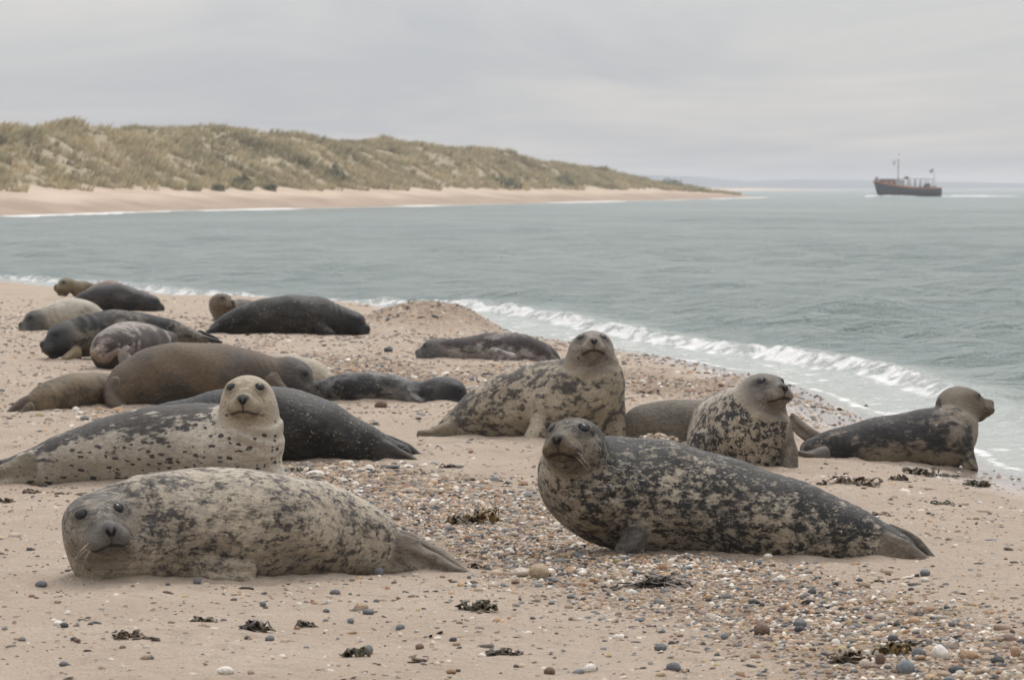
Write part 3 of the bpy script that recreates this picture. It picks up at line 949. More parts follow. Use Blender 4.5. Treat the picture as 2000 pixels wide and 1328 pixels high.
# ------------------------------------------------------------------ the coat of a seal
def coat(name, light, dark, face, scale=16.0, thr=0.5, soft=0.06, back=0.0, belly=(0.20, 0.16, 0.095), fleck=0.0, fleckc=(0.5, 0.46, 0.40), stretch=0.5, streak=0.0, patch=0.25,
         seed=0.0, fur=1.0, rough=0.62, spots=0.0, spotscale=24.0, grime=0.35, headspot=0.25):
    m = NT(name)
    bc = m.mapp(m.attr('bc', 'Vector'), loc=(seed, seed * 0.7, seed * 1.3))
    dor = m.attr('dorsal')
    big = m.noise(m.mapp(bc, (0.8, 1, 1)), 3.1, 3, 0.55)
    fac = m.attr('face')
    warp = m.noise(m.mapp(bc, (stretch, 1, 1)), scale, 6, 0.60, 0.3)
    fine = m.noise(m.mapp(bc, (min(1.0, stretch * 1.2), 1, 1), loc=(3, 1, 2)), scale * 2.7, 4, 0.62, 0.3)
    v = m.math('ADD', m.math('MULTIPLY', warp, 0.62), m.math('MULTIPLY', fine, 0.38))
    v = m.math('ADD', v, m.math('MULTIPLY', m.math('SUBTRACT', big, 0.5), patch * 2))
    v = m.math('ADD', v, m.math('MULTIPLY', dor, back))
    v = m.math('SUBTRACT', v, m.math('MULTIPLY', fac, 0.5 - headspot))
    sp = m.step(v, thr - soft, thr + soft)
    if spots:
        d = m.voro(m.mapp(bc, (0.62, 1, 1)), spotscale, 'F1', 0)
        cell = m.voro(m.mapp(bc, (0.62, 1, 1)), spotscale, 'F1', 1)
        sc_ = m.t.nodes.new('ShaderNodeSeparateColor'); m.t.links.new(cell, sc_.inputs[0])
        dd = m.math('ADD', d, m.math('MULTIPLY', m.math('SUBTRACT', fine, 0.5), 1.5))
        rad = m.math('MULTIPLY', m.step(sc_.outputs[0], 1 - spots, 1.0), 0.40)
        ss = m.step(m.math('SUBTRACT', rad, dd), -0.02, 0.05)
        sp = m.math('MAXIMUM', sp, m.math('MULTIPLY', ss, m.math('SUBTRACT', 1.0, fac)))
    hairs = m.noise(m.mapp(bc, (0.22, 1, 1)), 170.0, 3, 0.7)
    mid = m.noise(m.mapp(bc, (0.5, 1, 1)), 46.0, 4, 0.65)
    lt = m.mix(m.step(big, 0.35, 0.68), light, tuple(x * y for x, y in zip(light, (0.66, 0.645, 0.62))))
    lt = m.mix(m.step(m.math('ADD', mid, m.math('MULTIPLY', big, 0.3)), 0.50, 0.85, 0, 0.75), lt, tuple(0.45 * a + 0.55 * b for a, b in zip(light, dark)))
    dk = m.mix(m.step(mid, 0.4, 0.7), dark, tuple(min(1, x * 1.6 + 0.003) for x in dark))
    gz_ = m.math('MULTIPLY', m.step(dor, -0.1, -0.9), m.step(mid, 0.36, 0.62, 0.25, grime * 2))
    lt = m.mix(gz_, lt, belly)
    c = m.mix(sp, lt, dk)
    if fleck:
        f1 = m.noise(m.mapp(bc, (0.55, 1, 1)), 78.0, 3, 0.7, 0.4)
        f2 = m.noise(bc, 6.0, 3)
        fl = m.math('MULTIPLY', m.step(f1, 0.60, 0.68), m.step(f2, 0.56 - fleck * 0.25, 0.66 - fleck * 0.2))
        c = m.mix(m.math('MULTIPLY', fl, m.math('SUBTRACT', 0.85, m.math('MULTIPLY', fac, 0.6))), c, fleckc)
    fc = m.mix(m.step(mid, 0.35, 0.68), tuple(x * 0.66 for x in face), tuple(min(1, x * 1.25) for x in face))
    c = m.mix(m.math('MULTIPLY', fac, m.math('SUBTRACT', 1.0, m.math('MULTIPLY', sp, 0.85))), c, fc)
    c = m.mix(m.attr('paint', 'Alpha'), c, m.attr('paint', 'Color'))
    c = m.mix(m.step(hairs, 0.36, 0.68, 0.0, 0.6 * fur), c, m.mix(1.0, c, (0.5, 0.49, 0.47), 'MULTIPLY'))
    hgt_ = m.math('ADD', m.math('MULTIPLY', hairs, 0.5), m.math('ADD', m.math('MULTIPLY', mid, 0.9), m.math('MULTIPLY', sp, 0.10)))
    m.bs(Base_Color=c, Roughness=rough, Specular_IOR_Level=0.22, Sheen_Weight=0.07, Sheen_Roughness=0.4, Sheen_Tint=(0.9, 0.85, 0.78), Normal=m.bump(hgt_, 0.75, 0.010 * fur))
    return m.m


EYE_M = NT('seal_eye'); EYE_M.bs(Base_Color=(0.012, 0.011, 0.012), Roughness=0.22, Specular_IOR_Level=0.3); EYE_M = EYE_M.m
WHISK = plain('whisker_hair', (0.50, 0.43, 0.33), 0.5)
NAIL = plain('claw_horn', (0.09, 0.075, 0.06), 0.4)
SEALS = []


def norm(v):
    v = np.asarray(v, float)
    return v / np.linalg.norm(v)


def seal(label, base, spine, head, coatm, limbs=(), h_=0.010, rwid=1.12, roll=0.0, whisk=0, lumps=0.006, nose_dark=(0.022, 0.021, 0.022), eyering=(0.03, 0.027, 0.025), facecap=0.185, tail_k=0.03, muz=None, dy0=None, folds=0.0055, brow=(0.34, 0.29, 0.22)):
    """spine: (px, py, depth offset, radius px) from the tail to the neck; head: px, py, depth offset, forward, size, snout, roll"""
    g = G(*base)
    k = kpx(g[1])
    rmax = max(s_[3] for s_ in spine) / k
    Y0 = g[1] + (rmax * 0.55 if dy0 is None else dy0)
    k = kpx(Y0)

    def pt(px, py, dy):
        return P(px, py, Y0 + dy)
    body = Tube([pt(s_[0], s_[1], s_[2]) for s_ in spine], [s_[3] / k * (s_[4] if len(s_) > 4 else rwid) for s_ in spine], [s_[3] / k for s_ in spine], per=5, roll=roll)
    ext = []
    for L_ in limbs:
        ext.append(Tube([pt(*q[:3]) for q in L_['p']], [q[3] / k for q in L_['p']], [q[4] / k for q in L_['p']], per=4, side=L_.get('side'), roll=L_.get('roll', 0.0)))
    bl = [t_.bounds() for t_ in [body] + ext]
    hc = None
    if head:
        hc = pt(head['p'][0], head['p'][1], head['p'][2]).astype(np.float32)
        fw = norm(head['f']); rl = head.get('roll', 0.0)
        lf = norm(np.cross((0, 0, 1), fw)); up = np.cross(fw, lf)
        lf, up = math.cos(rl) * lf + math.sin(rl) * up, math.cos(rl) * up - math.sin(rl) * lf
        HR = np.stack([fw, lf, up], 1).astype(np.float32)
        hs = head.get('s', 1.0); sn = head.get('snout', 1.0)
        bl.append((hc - 0.32 * hs, hc + 0.32 * hs))
    lo = np.min([b_[0] for b_ in bl], 0); hi = np.max([b_[1] for b_ in bl], 0)
    lo[2] = max(lo[2], min(g[2], float(terrain(lo[0], Y0)), float(terrain(hi[0], Y0))) - 0.10)
    ph = rng.uniform(0, 6.28, 6)

    zr = float(g[2]) + 0.085
    lb = [t_.bounds() for t_ in ext]

    def f(p):
        p = np.array(p, np.float32)
        p[:, 2] = np.where(p[:, 2] < zr, zr - (zr - p[:, 2]) * 0.60, p[:, 2])      # soft flesh settles on the ground
        d = body.sdf(p)
        if lumps:
            d = d + lumps * (np.sin(p[:, 0] * 17 + ph[0] + 3 * p[:, 2]) * np.sin(p[:, 2] * 21 + ph[1]) + 0.8 * np.sin(p[:, 0] * 9 + ph[2]) * np.sin(p[:, 1] * 14 + p[:, 2] * 8 + ph[3]))
        for L_, t_, (l0, l1) in zip(limbs, ext, lb):
            m_ = ((p > l0 - 0.05) & (p < l1 + 0.05)).all(1)
            if m_.any():
                dl, il = t_.sdf(p[m_], True)
                u_ = il[:, 1] if L_.get('wide', 0) else il[:, 2]
                wd_ = float(np.median(t_.ra if L_.get('wide', 0) else t_.rb))
                dl = dl + 0.0065 * np.cos(u_ / wd_ * 5.6) * sstep(0.2, 0.7, il[:, 0] / t_.L[-1])
                d[m_] = smin(d[m_], dl, L_.get('k', tail_k))
        if head:
            q = (p - hc) @ HR / hs
            rr2 = np.sqrt((q * q).sum(1))
            if folds:
                d = d + folds * np.sin(rr2 * 98 + 3.2 * np.sin(q[:, 1] * 13 + 7 * q[:, 2] + ph[4]) + ph[5]) * (0.5 + 0.5 * np.sin(q[:, 1] * 9 - q[:, 2] * 11 + ph[3])) * sstep(0.13, 0.19, rr2) * sstep(0.36, 0.26, rr2)
            m_ = rr2 < 0.42
            if m_.any():
                d[m_] = smin(d[m_], head_sdf(q[m_].astype(np.float32), sn) * hs, 0.042)
        return d
    V_, F_ = surface_net(f, lo - h_ * 2, hi + h_ * 2, h_)
    extra = None
    if whisk:
        me0 = mesh_np('body', V_, F_, True, link=False)
        qh = ((V_ - hc) @ HR / hs)
        sel = np.nonzero((qh[:, 0] > 0.0) & ((qh * qh).sum(1) < 0.30 ** 2))[0]
        selm = np.zeros(len(V_), bool); selm[sel] = True
        bmh = bmesh.new(); bmh.from_mesh(me0); bmh.edges.ensure_lookup_table()
        ev_ = np.empty(len(me0.edges) * 2, np.int32); me0.edges.foreach_get('vertices', ev_); ev_ = ev_.reshape(-1, 2)
        ids = np.nonzero(selm[ev_].all(1))[0]
        bmesh.ops.subdivide_edges(bmh, edges=[bmh.edges[int(i)] for i in ids], cuts=1, use_grid_fill=True)
        bmesh.ops.triangulate(bmh, faces=[f_ for f_ in bmh.faces if len(f_.verts) > 4])
        extra = bpy.data.meshes.new('body'); bmh.to_mesh(extra); bmh.free(); bpy.data.meshes.remove(me0)
        V_ = np.empty(len(extra.vertices) * 3, np.float32); extra.vertices.foreach_get('co', V_); V_ = V_.reshape(-1, 3)
        qh = ((V_ - hc) @ HR / hs)
        sel = np.nonzero((qh[:, 0] > 0.005) & ((qh * qh).sum(1) < 0.295 ** 2))[0]
        for _ in range(2):
            vs_ = V_[sel]; d0 = f(vs_); e_ = 0.0015
            gr2 = np.stack([f(vs_ + np.eye(3, dtype=np.float32)[i] * e_) - d0 for i in range(3)], 1) / e_
            V_[sel] = vs_ - np.clip(d0[:, None] * gr2 / np.maximum((gr2 * gr2).sum(1), 0.25)[:, None], -0.004, 0.004)
    root = empty('grey_seal', (float(g[0]), float(Y0), float(g[2])))
    loc = np.array(root.location, np.float32)
    if extra is None:
        o = mesh_np('body', V_ - loc, F_, True, coatm, root)
    else:
        extra.vertices.foreach_set('co', np.ascontiguousarray(V_ - loc).ravel()); extra.update()
        extra.polygons.foreach_set('use_smooth', np.ones(len(extra.polygons), dtype=bool))
        extra.materials.append(coatm)
        o = bpy.data.objects.new('body', extra); COL.objects.link(o); o.parent = root
    d2_ = np.sqrt(np.maximum(((V_[:, None, :] - body.A[None]) ** 2).sum(2), 0)) - 0.6 * (body.ra + body.rb) / 2
    w_ = np.exp(-((d2_ - d2_.min(1, keepdims=True)) / 0.035)); w_ /= w_.sum(1, keepdims=True)
    vv_ = V_ - w_ @ body.A
    su_, uu_ = w_ @ body.S, w_ @ body.U
    xs2, ys2 = (vv_ * su_).sum(1), (vv_ * uu_).sum(1)
    info = np.stack([w_ @ body.L, xs2, ys2, ys2 / (np.sqrt(xs2 ** 2 + ys2 ** 2) + 1e-4)], 1).astype(np.float32)
    face = np.zeros(len(V_), np.float32); paint = np.zeros((len(V_), 4), np.float32)
    bcv = (V_ - loc).astype(np.float32); dor = info[:, 3].copy()
    for L_, t_ in zip(limbs, ext):
        if 'c' in L_:
            dl = t_.sdf(V_)
            w_ = sstep(0.016, 0.0, dl) * sstep(-0.02, 0.012, body.sdf(V_))
            paint[:, :3] = np.where((w_ > paint[:, 3])[:, None], np.array(L_['c']), paint[:, :3]); paint[:, 3] = np.maximum(paint[:, 3], w_ * 0.8)
    if head:
        q = ((V_ - hc) @ HR / hs).astype(np.float32)
        if sn != 1.0:
            q[:, 0] = np.where(q[:, 0] > 0.06, 0.06 + (q[:, 0] - 0.06) / sn, q[:, 0])
        face = sstep(facecap + 0.07, facecap - 0.07, np.linalg.norm(q - (0.075, 0, -0.02), axis=1)).astype(np.float32)
        dor = np.where(face > 0.5, np.clip(q[:, 2] * 7, -0.2, 1), dor)
        qa = q.copy(); qa[:, 1] = np.abs(qa[:, 1])

        def put(mask, col):
            mask = np.clip(mask, 0, 1)
            paint[:, :3] = paint[:, :3] * (1 - mask[:, None]) + np.array(col) * mask[:, None]
            paint[:, 3] = np.maximum(paint[:, 3], mask)
        if muz:
            put(0.8 * sstep(0.095, 0.05, np.linalg.norm(qa - (0.19, 0.02, -0.045), axis=1)), muz)
        ev3 = qa - EYEC
        de = np.sqrt((ev3 @ EYED * 0.6) ** 2 + (ev3 @ EYET) ** 2 + (ev3 @ EYEN * 1.45) ** 2)
        put(0.42 * sstep(0.055, 0.028, np.linalg.norm((qa - EYEC - (0.0, 0.004, -0.012)) * (0.9, 0.9, 1.0), axis=1)), tuple(2.2 * x_ for x_ in eyering))
        put(0.45 * sstep(0.020, 0.006, np.linalg.norm((qa - EYEC - (-0.012, -0.004, 0.038)) * (0.7, 0.5, 1.0), axis=1)), brow)
        put(0.95 * sstep(0.034, 0.025, de), eyering)
        put(0.85 * sstep(0.012, 0.004, np.linalg.norm(qa - (-0.015, 0.118, 0.022), axis=1) - 0.004), (0.05, 0.04, 0.032))
        wz_ = np.interp(qa[:, 2], [-0.052, -0.040, -0.012, 0.004, 0.012], [0.004, 0.013, 0.036, 0.031, 0.004])
        nz_ = qa[:, 1] / wz_ + 40 * np.clip(0.212 - qa[:, 0], 0, 1)
        put(0.92 * sstep(1.25, 0.8, nz_), nose_dark)
        put(sstep(0.011, 0.006, cone(qa, (0.236, 0.020, -0.010), (0.233, 0.007, -0.036), 0, 0)), (0.006, 0.005, 0.005))
        put(0.92 * sstep(0.012, 0.0055, polydist(qa, MOUTH)), (0.020, 0.016, 0.014))
        put(0.75 * sstep(0.008, 0.003, cone(qa, (0.237, 0, -0.040), (0.206, 0, -0.084), 0, 0)), (0.03, 0.026, 0.024))
        for rr_ in range(4):
            for cc_ in range(5):
                w0 = np.array([0.198 - 0.013 * cc_, 0.022 + 0.010 * cc_, -0.036 - 0.012 * rr_])
                put(0.6 * sstep(0.006, 0.002, np.linalg.norm((qa - w0)[:, [0, 2]], axis=1)) * (qa[:, 1] > 0.01), (0.05, 0.042, 0.035))
        ep = EYEC.copy()
        if sn != 1.0 and ep[0] > 0.06:
            ep[0] = 0.06 + (ep[0] - 0.06) * sn
        for sg in (1, -1):
            ev = bmesh.new()
            bmesh.ops.create_icosphere(ev, subdivisions=3, radius=0.0262 * hs)
            me = bpy.data.meshes.new('eye'); ev.to_mesh(me); ev.free(); me.materials.append(EYE_M)
            me.polygons.foreach_set('use_smooth', np.ones(len(me.polygons), dtype=bool))
            eo = bpy.data.objects.new('eye', me); COL.objects.link(eo); eo.parent = root
            eo.location = (hc + HR @ ((np.array([ep[0], ep[1], ep[2]]) - EYED * 0.0245) * (1, sg, 1) * hs)) - loc
        if whisk:
            wr2 = np.random.default_rng(int(abs(hc[0]) * 1000))
            for sg in (1, -1):
                wv2, wf2 = [], []
                for j in range(whisk):
                    a0 = np.array([0.19 - 0.05 * wr2.random(), 0.05 + 0.022 * wr2.random(), -0.045 - 0.035 * wr2.random()])
                    dr = norm((0.15 + 0.4 * wr2.normal(), 0.9, -0.35 + 0.42 * wr2.normal()))
                    ln = 0.045 + 0.085 * wr2.random()
                    b0 = len(wv2)
                    for s_ in range(5):
                        t_ = s_ / 4
                        c_ = a0 + dr * ln * t_ + np.array((-0.25, 0, -0.55)) * ln * t_ * t_ * 0.5
                        if sn != 1.0 and c_[0] > 0.06: c_[0] = 0.06 + (c_[0] - 0.06) * sn
                        r_ = 0.0007 * (1 - 0.75 * t_)
                        for e_ in range(3):
                            an = e_ * 2.094
                            qv = np.array([c_[0] + r_ * math.cos(an), sg * c_[1], c_[2] + r_ * math.sin(an)])
                            wv2.append(hc + HR @ (qv * hs) - loc)
                    for s_ in range(4):
                        for e_ in range(3):
                            wf2.append((b0 + s_ * 3 + e_, b0 + s_ * 3 + (e_ + 1) % 3, b0 + s_ * 3 + 3 + (e_ + 1) % 3, b0 + s_ * 3 + 3 + e_))
                mesh_np('whiskers', np.array(wv2), np.array(wf2), True, WHISK, root)
    attr(o, 'bc', 'FLOAT_VECTOR', bcv); attr(o, 'dorsal', 'FLOAT', dor); attr(o, 'face', 'FLOAT', face); attr(o, 'paint', 'FLOAT_COLOR', paint)
    tag(root, label, 'seal')
    SEALS.append((root, V_))
    return root
#SECTION_SEALS
# ------------------------------------------------------------------ the seals
CAMV = (0, -1, 0)


def hind(pts, **kw):
    d = {'p': pts, 'k': 0.02}; d.update(kw); return d


PALE = coat('coat_pale_mottled', (0.50, 0.432, 0.335), (0.048, 0.043, 0.040), (0.24, 0.21, 0.172), scale=31, thr=0.535, soft=0.075, back=0.02, patch=0.20, belly=(0.255, 0.215, 0.150), seed=1.3, headspot=0.47, stretch=0.6, grime=0.42)
seal('pale mottled seal stretched out in front with its face turned to the camera', (470, 1127),
     [(768, 1080, 0.16, 24), (745, 1068, 0.14, 46), (690, 1046, 0.10, 70), (600, 1026, 0.02, 90), (500, 1018, -0.06, 100), (400, 1017, -0.06, 103), (310, 1026, -0.10, 102), (240, 1040, -0.16, 96), (208, 1046, -0.20, 82)],
     {'p': (184, 1020, -0.28), 'f': (0.34, -1, 0.03), 's': 1.06, 'snout': 1.25, 'roll': 0.14}, PALE,
     [hind([(735, 1066, 0.12, 20, 30), (785, 1075, 0.08, 16, 33), (840, 1093, 0.05, 12, 19), (885, 1105, 0.03, 14, 9), (916, 1110, 0.02, 10, 6)], c=(0.120, 0.096, 0.078), k=0.012),
      hind([(740, 1050, 0.24, 16, 30), (810, 1066, 0.24, 12, 22), (880, 1094, 0.16, 13, 11), (908, 1106, 0.14, 10, 6)], c=(0.15, 0.12, 0.096)),
      hind([(360, 1085, -0.20, 14, 24), (400, 1104, -0.24, 14, 17), (450, 1107, -0.25, 13, 16), (480, 1108, -0.25, 11, 12), (496, 1111, -0.25, 7, 7)], k=0.03)],
     h_=0.0078, whisk=16, rwid=1.05, nose_dark=(0.055, 0.054, 0.055), muz=(0.115, 0.105, 0.096), facecap=0.15)

DARK = coat('coat_dark_mottled', (0.43, 0.37, 0.285), (0.020, 0.019, 0.0185), (0.058, 0.046, 0.033), scale=31, thr=0.462, soft=0.08, back=0.055, patch=0.13, belly=(0.33, 0.282, 0.205), seed=7.1, fleck=0.55, fleckc=(0.50, 0.46, 0.40), stretch=0.6, headspot=0.42)
seal('dark blotched seal lying on the shingle with whiskers and face towards the camera', (1330, 1082),
     [(1780, 1078, -0.42, 17), (1740, 1066, -0.40, 32), (1650, 1038, -0.30, 55), (1520, 1008, -0.18, 79), (1400, 984, -0.08, 95), (1300, 966, -0.03, 103), (1210, 958, -0.03, 106), (1150, 946, -0.10, 92), (1128, 903, -0.18, 64)],
     {'p': (1126, 866, -0.24), 'f': (-0.34, -1, 0.20), 's': 1.0, 'snout': 1.3, 'roll': 0.04}, DARK,
     [hind([(1730, 1068, -0.46, 12, 26), (1775, 1080, -0.50, 10, 23), (1815, 1093, -0.52, 8, 14), (1848, 1104, -0.53, 6, 6)], c=(0.15, 0.12, 0.092), k=0.012),
      hind([(1735, 1044, -0.28, 12, 22), (1785, 1062, -0.30, 9, 18), (1825, 1086, -0.34, 8, 11), (1857, 1104, -0.38, 7, 5)], c=(0.085, 0.070, 0.055), k=0.012),
      hind([(1245, 1030, -0.20, 20, 30), (1235, 1058, -0.26, 22, 20), (1215, 1073, -0.30, 20, 10)], k=0.035, c=(0.055, 0.048, 0.042))],
     h_=0.0078, whisk=22, muz=(0.125, 0.090, 0.050), nose_dark=(0.03, 0.028, 0.027), facecap=0.12)

SPOT = coat('coat_cream_spotted', (0.52, 0.465, 0.385), (0.055, 0.050, 0.046), (0.37, 0.295, 0.20), scale=17, thr=0.60, soft=0.04, back=0.20, patch=0.26, seed=3.7, spots=1.0, spotscale=33, belly=(0.46, 0.405, 0.32), headspot=0.02, stretch=0.35, grime=0.25)
seal('cream seal with small black spots holding its tan head high', (400, 944),
     [(20, 915, 0.0, 20), (70, 906, 0.0, 32), (150, 886, 0.02, 50), (250, 872, 0.03, 68), (350, 866, 0.02, 78), (430, 870, -0.02, 82), (478, 862, -0.10, 80, 0.95), (486, 818, -0.14, 62, 0.95), (485, 790, -0.14, 52, 0.95)],
     {'p': (484, 776, -0.15), 'f': (-0.05, -1, 0.08), 's': 1.06}, SPOT,
     [hind([(60, 905, -0.08, 14, 24), (10, 922, -0.12, 14, 18), (-40, 930, -0.14, 16, 10)], c=(0.16, 0.135, 0.09)),
      hind([(130, 880, 0.10, 10, 20), (80, 892, 0.12, 10, 16), (20, 905, 0.12, 10, 12), (-30, 915, 0.12, 10, 8)], c=(0.12, 0.10, 0.08)),
      hind([(430, 895, -0.06, 40, 46), (500, 892, -0.12, 40, 48)], k=0.06),
      hind([(522, 895, -0.12, 20, 22), (543, 925, -0.18, 16, 14), (552, 943, -0.24, 14, 8)], k=0.03)],
     h_=0.0078, whisk=14, nose_dark=(0.020, 0.025, 0.024), muz=(0.30, 0.245, 0.165), facecap=0.15, lumps=0.003)

BLACK = coat('coat_black_flecked', (0.060, 0.052, 0.044), (0.014, 0.0135, 0.0135), (0.05, 0.046, 0.042), scale=16, thr=0.44, soft=0.12, back=0.03, patch=0.2, rough=0.48, seed=11.2, fleck=0.75, fleckc=(0.30, 0.27, 0.22), belly=(0.045, 0.045, 0.026))
seal('black flecked seal sleeping behind the cream spotted one, hind flippers on shingle', (640, 899),
     [(790, 884, 0.0, 14), (735, 870, 0.0, 27), (670, 852, 0.0, 45), (600, 832, 0.02, 64), (530, 824, 0.03, 70), (450, 824, 0.04, 66), (370, 830, 0.05, 54), (310, 838, 0.05, 44)],
     {'p': (285, 842, 0.05), 'f': (-1, 0.1, -0.05), 's': 0.95}, BLACK,
     [hind([(735, 876, -0.06, 10, 20), (790, 888, -0.09, 8, 12), (822, 897, -0.10, 9, 5)], c=(0.045, 0.036, 0.03)),
      hind([(740, 862, 0.08, 10, 18), (790, 876, 0.08, 8, 14), (838, 897, 0.06, 8, 5)], c=(0.035, 0.03, 0.027))], h_=0.0095)

BRWN = coat('coat_wet_brown', (0.125, 0.088, 0.056), (0.055, 0.045, 0.036), (0.075, 0.069, 0.065), scale=11, thr=0.5, soft=0.10, back=-0.1, patch=0.35, fleck=0.2, fleckc=(0.26, 0.22, 0.18), seed=15.0, belly=(0.115, 0.092, 0.062), headspot=0.25)
seal('big smooth brown seal lying on its side with a grey head', (360, 796),
     [(232, 768, -0.15, 30), (262, 748, -0.05, 48), (315, 735, 0.0, 61), (380, 732, 0.0, 64), (450, 735, 0.0, 59), (510, 738, 0.02, 48), (548, 738, 0.02, 38)],
     {'p': (570, 728, 0.0), 'f': (0.93, -0.25, -0.42), 's': 1.02}, BRWN,
     [hind([(252, 715, 0.1, 10, 20), (242, 695, 0.12, 9, 14), (250, 680, 0.13, 6, 6)], c=(0.24, 0.20, 0.175)),
      hind([(228, 750, -0.2, 10, 26), (218, 775, -0.24, 9, 22), (235, 795, -0.26, 12, 9)], c=(0.14, 0.115, 0.09)),
      hind([(530, 745, -0.18, 12, 20), (552, 765, -0.22, 10, 12)], c=(0.12, 0.09, 0.062))], h_=0.0095)

CREAM = coat('coat_cream_brown', (0.46, 0.40, 0.31), (0.13, 0.105, 0.075), (0.40, 0.34, 0.26), scale=7, thr=0.58, soft=0.06, back=-0.05, patch=0.2, seed=19.0, belly=(0.35, 0.30, 0.22))
seal('cream and brown seal mostly hidden behind the grey head of the big brown one', (600, 752),
     [(662, 746, 0.0, 4), (640, 738, 0.0, 13), (605, 727, 0.1, 25), (560, 722, 0.2, 31), (510, 724, 0.3, 30), (460, 728, 0.4, 22)], {'p': (440, 728, 0.45), 'f': (-1, 0.3, 0), 's': 1.0}, CREAM,
     [hind([(640, 740, -0.05, 6, 9), (660, 748, -0.06, 8, 5), (672, 752, -0.06, 6, 3)])], h_=0.013)

GREYBLK = coat('coat_grey_black', (0.17, 0.16, 0.15), (0.020, 0.0195, 0.0195), (0.014, 0.0135, 0.0135), scale=11, thr=0.45, soft=0.08, back=0.0, patch=0.3, rough=0.48, seed=22.0, fleck=0.2, headspot=0.4)
seal('slim dark grey seal with a black head resting on the sand', (770, 783),
     [(585, 766, 0.1, 12), (640, 758, 0.05, 22), (700, 755, 0.0, 27), (760, 757, 0.0, 27), (815, 764, 0.0, 22), (845, 765, 0.0, 24)],
     {'p': (872, 764, 0.0), 'f': (1, -0.2, -0.28), 's': 1.0}, GREYBLK,
     [hind([(800, 772, -0.10, 10, 10), (825, 780, -0.16, 9, 7)])], h_=0.011)

TAN = coat('coat_sandy_tan', (0.20, 0.148, 0.09), (0.060, 0.048, 0.034), (0.15, 0.12, 0.08), scale=12, thr=0.51, soft=0.07, back=-0.08, patch=0.35, seed=26.0, belly=(0.17, 0.135, 0.08))
seal('sandy brown seal with its tail towards the camera beside the big brown one', (110, 803),
     [(40, 792, -0.05, 10), (70, 782, 0.0, 20), (115, 769, 0.15, 33), (170, 764, 0.45, 37), (225, 762, 0.85, 35), (275, 762, 1.25, 28)],
     {'p': (300, 760, 1.4), 'f': (1, 0.8, -0.05), 's': 1.0}, TAN,
     [hind([(55, 784, -0.05, 7, 12), (30, 792, -0.08, 6, 8), (10, 803, -0.1, 7, 4)], c=(0.14, 0.11, 0.09)),
      hind([(60, 792, -0.12, 8, 9), (35, 800, -0.16, 9, 5), (22, 804, -0.18, 8, 3)])], h_=0.011)

RND = coat('coat_dark_chocolate', (0.36, 0.31, 0.275), (0.034, 0.024, 0.021), (0.05, 0.04, 0.035), scale=13, thr=0.40, soft=0.08, back=-0.14, patch=0.25, seed=30.0, belly=(0.06, 0.045, 0.035))
seal('round chocolate brown seal seen end on with pale curled hind flippers', (225, 720),
     [(206, 690, -0.10, 20), (212, 684, -0.02, 33), (228, 677, 0.15, 42), (255, 672, 0.55, 44), (285, 670, 1.0, 38), (305, 668, 1.3, 28)], {'p': (318, 668, 1.5), 'f': (0.6, 1, 0), 's': 1.0}, RND,
     [hind([(198, 700, -0.14, 9, 9), (184, 692, -0.20, 8, 6), (190, 684, -0.24, 5, 4)], c=(0.33, 0.25, 0.19), k=0.012),
      hind([(205, 702, -0.14, 9, 8), (220, 692, -0.22, 8, 5), (232, 683, -0.25, 5, 3)], c=(0.30, 0.23, 0.18), k=0.012)], h_=0.012, roll=0.2)

BLUE = coat('coat_blue_grey', (0.19, 0.165, 0.125), (0.016, 0.0155, 0.015), (0.040, 0.041, 0.042), scale=10, thr=0.47, soft=0.1, back=0.06, patch=0.3, seed=34.0, belly=(0.30, 0.235, 0.125), fleck=0.2, headspot=0.3)
seal('dark blue grey seal with yellowish throat facing the dunes', (150, 703),
     [(405, 664, 0.3, 6), (370, 656, 0.3, 14), (320, 646, 0.3, 25), (260, 640, 0.25, 33), (205, 645, 0.15, 38), (165, 655, 0.05, 38), (145, 660, 0.0, 34)],
     {'p': (128, 655, -0.02), 'f': (-1, -0.45, -0.30), 's': 1.15}, BLUE,
     [hind([(150, 688, -0.16, 10, 12), (128, 698, -0.24, 12, 6)], c=(0.26, 0.20, 0.12)),
      hind([(375, 656, 0.25, 6, 10), (410, 664, 0.2, 6, 6), (432, 670, 0.2, 7, 3)]), hind([(390, 652, 0.4, 6, 8), (412, 658, 0.42, 6, 5), (425, 664, 0.42, 5, 3)])], h_=0.013)

WHT = coat('coat_whitish', (0.50, 0.45, 0.37), (0.15, 0.14, 0.125), (0.075, 0.072, 0.066), scale=10, thr=0.58, soft=0.08, back=-0.03, patch=0.2, seed=38.0, belly=(0.30, 0.25, 0.16))
seal('whitish seal with a dark head lying behind the blue grey one', (110, 646),
     [(215, 634, 0.5, 8), (190, 622, 0.4, 18), (160, 612, 0.25, 27), (130, 612, 0.1, 29), (105, 618, 0.0, 25), (92, 622, 0.0, 21)], {'p': (74, 624, -0.05), 'f': (-1, -0.5, -0.2), 's': 1.0}, WHT, h_=0.016)

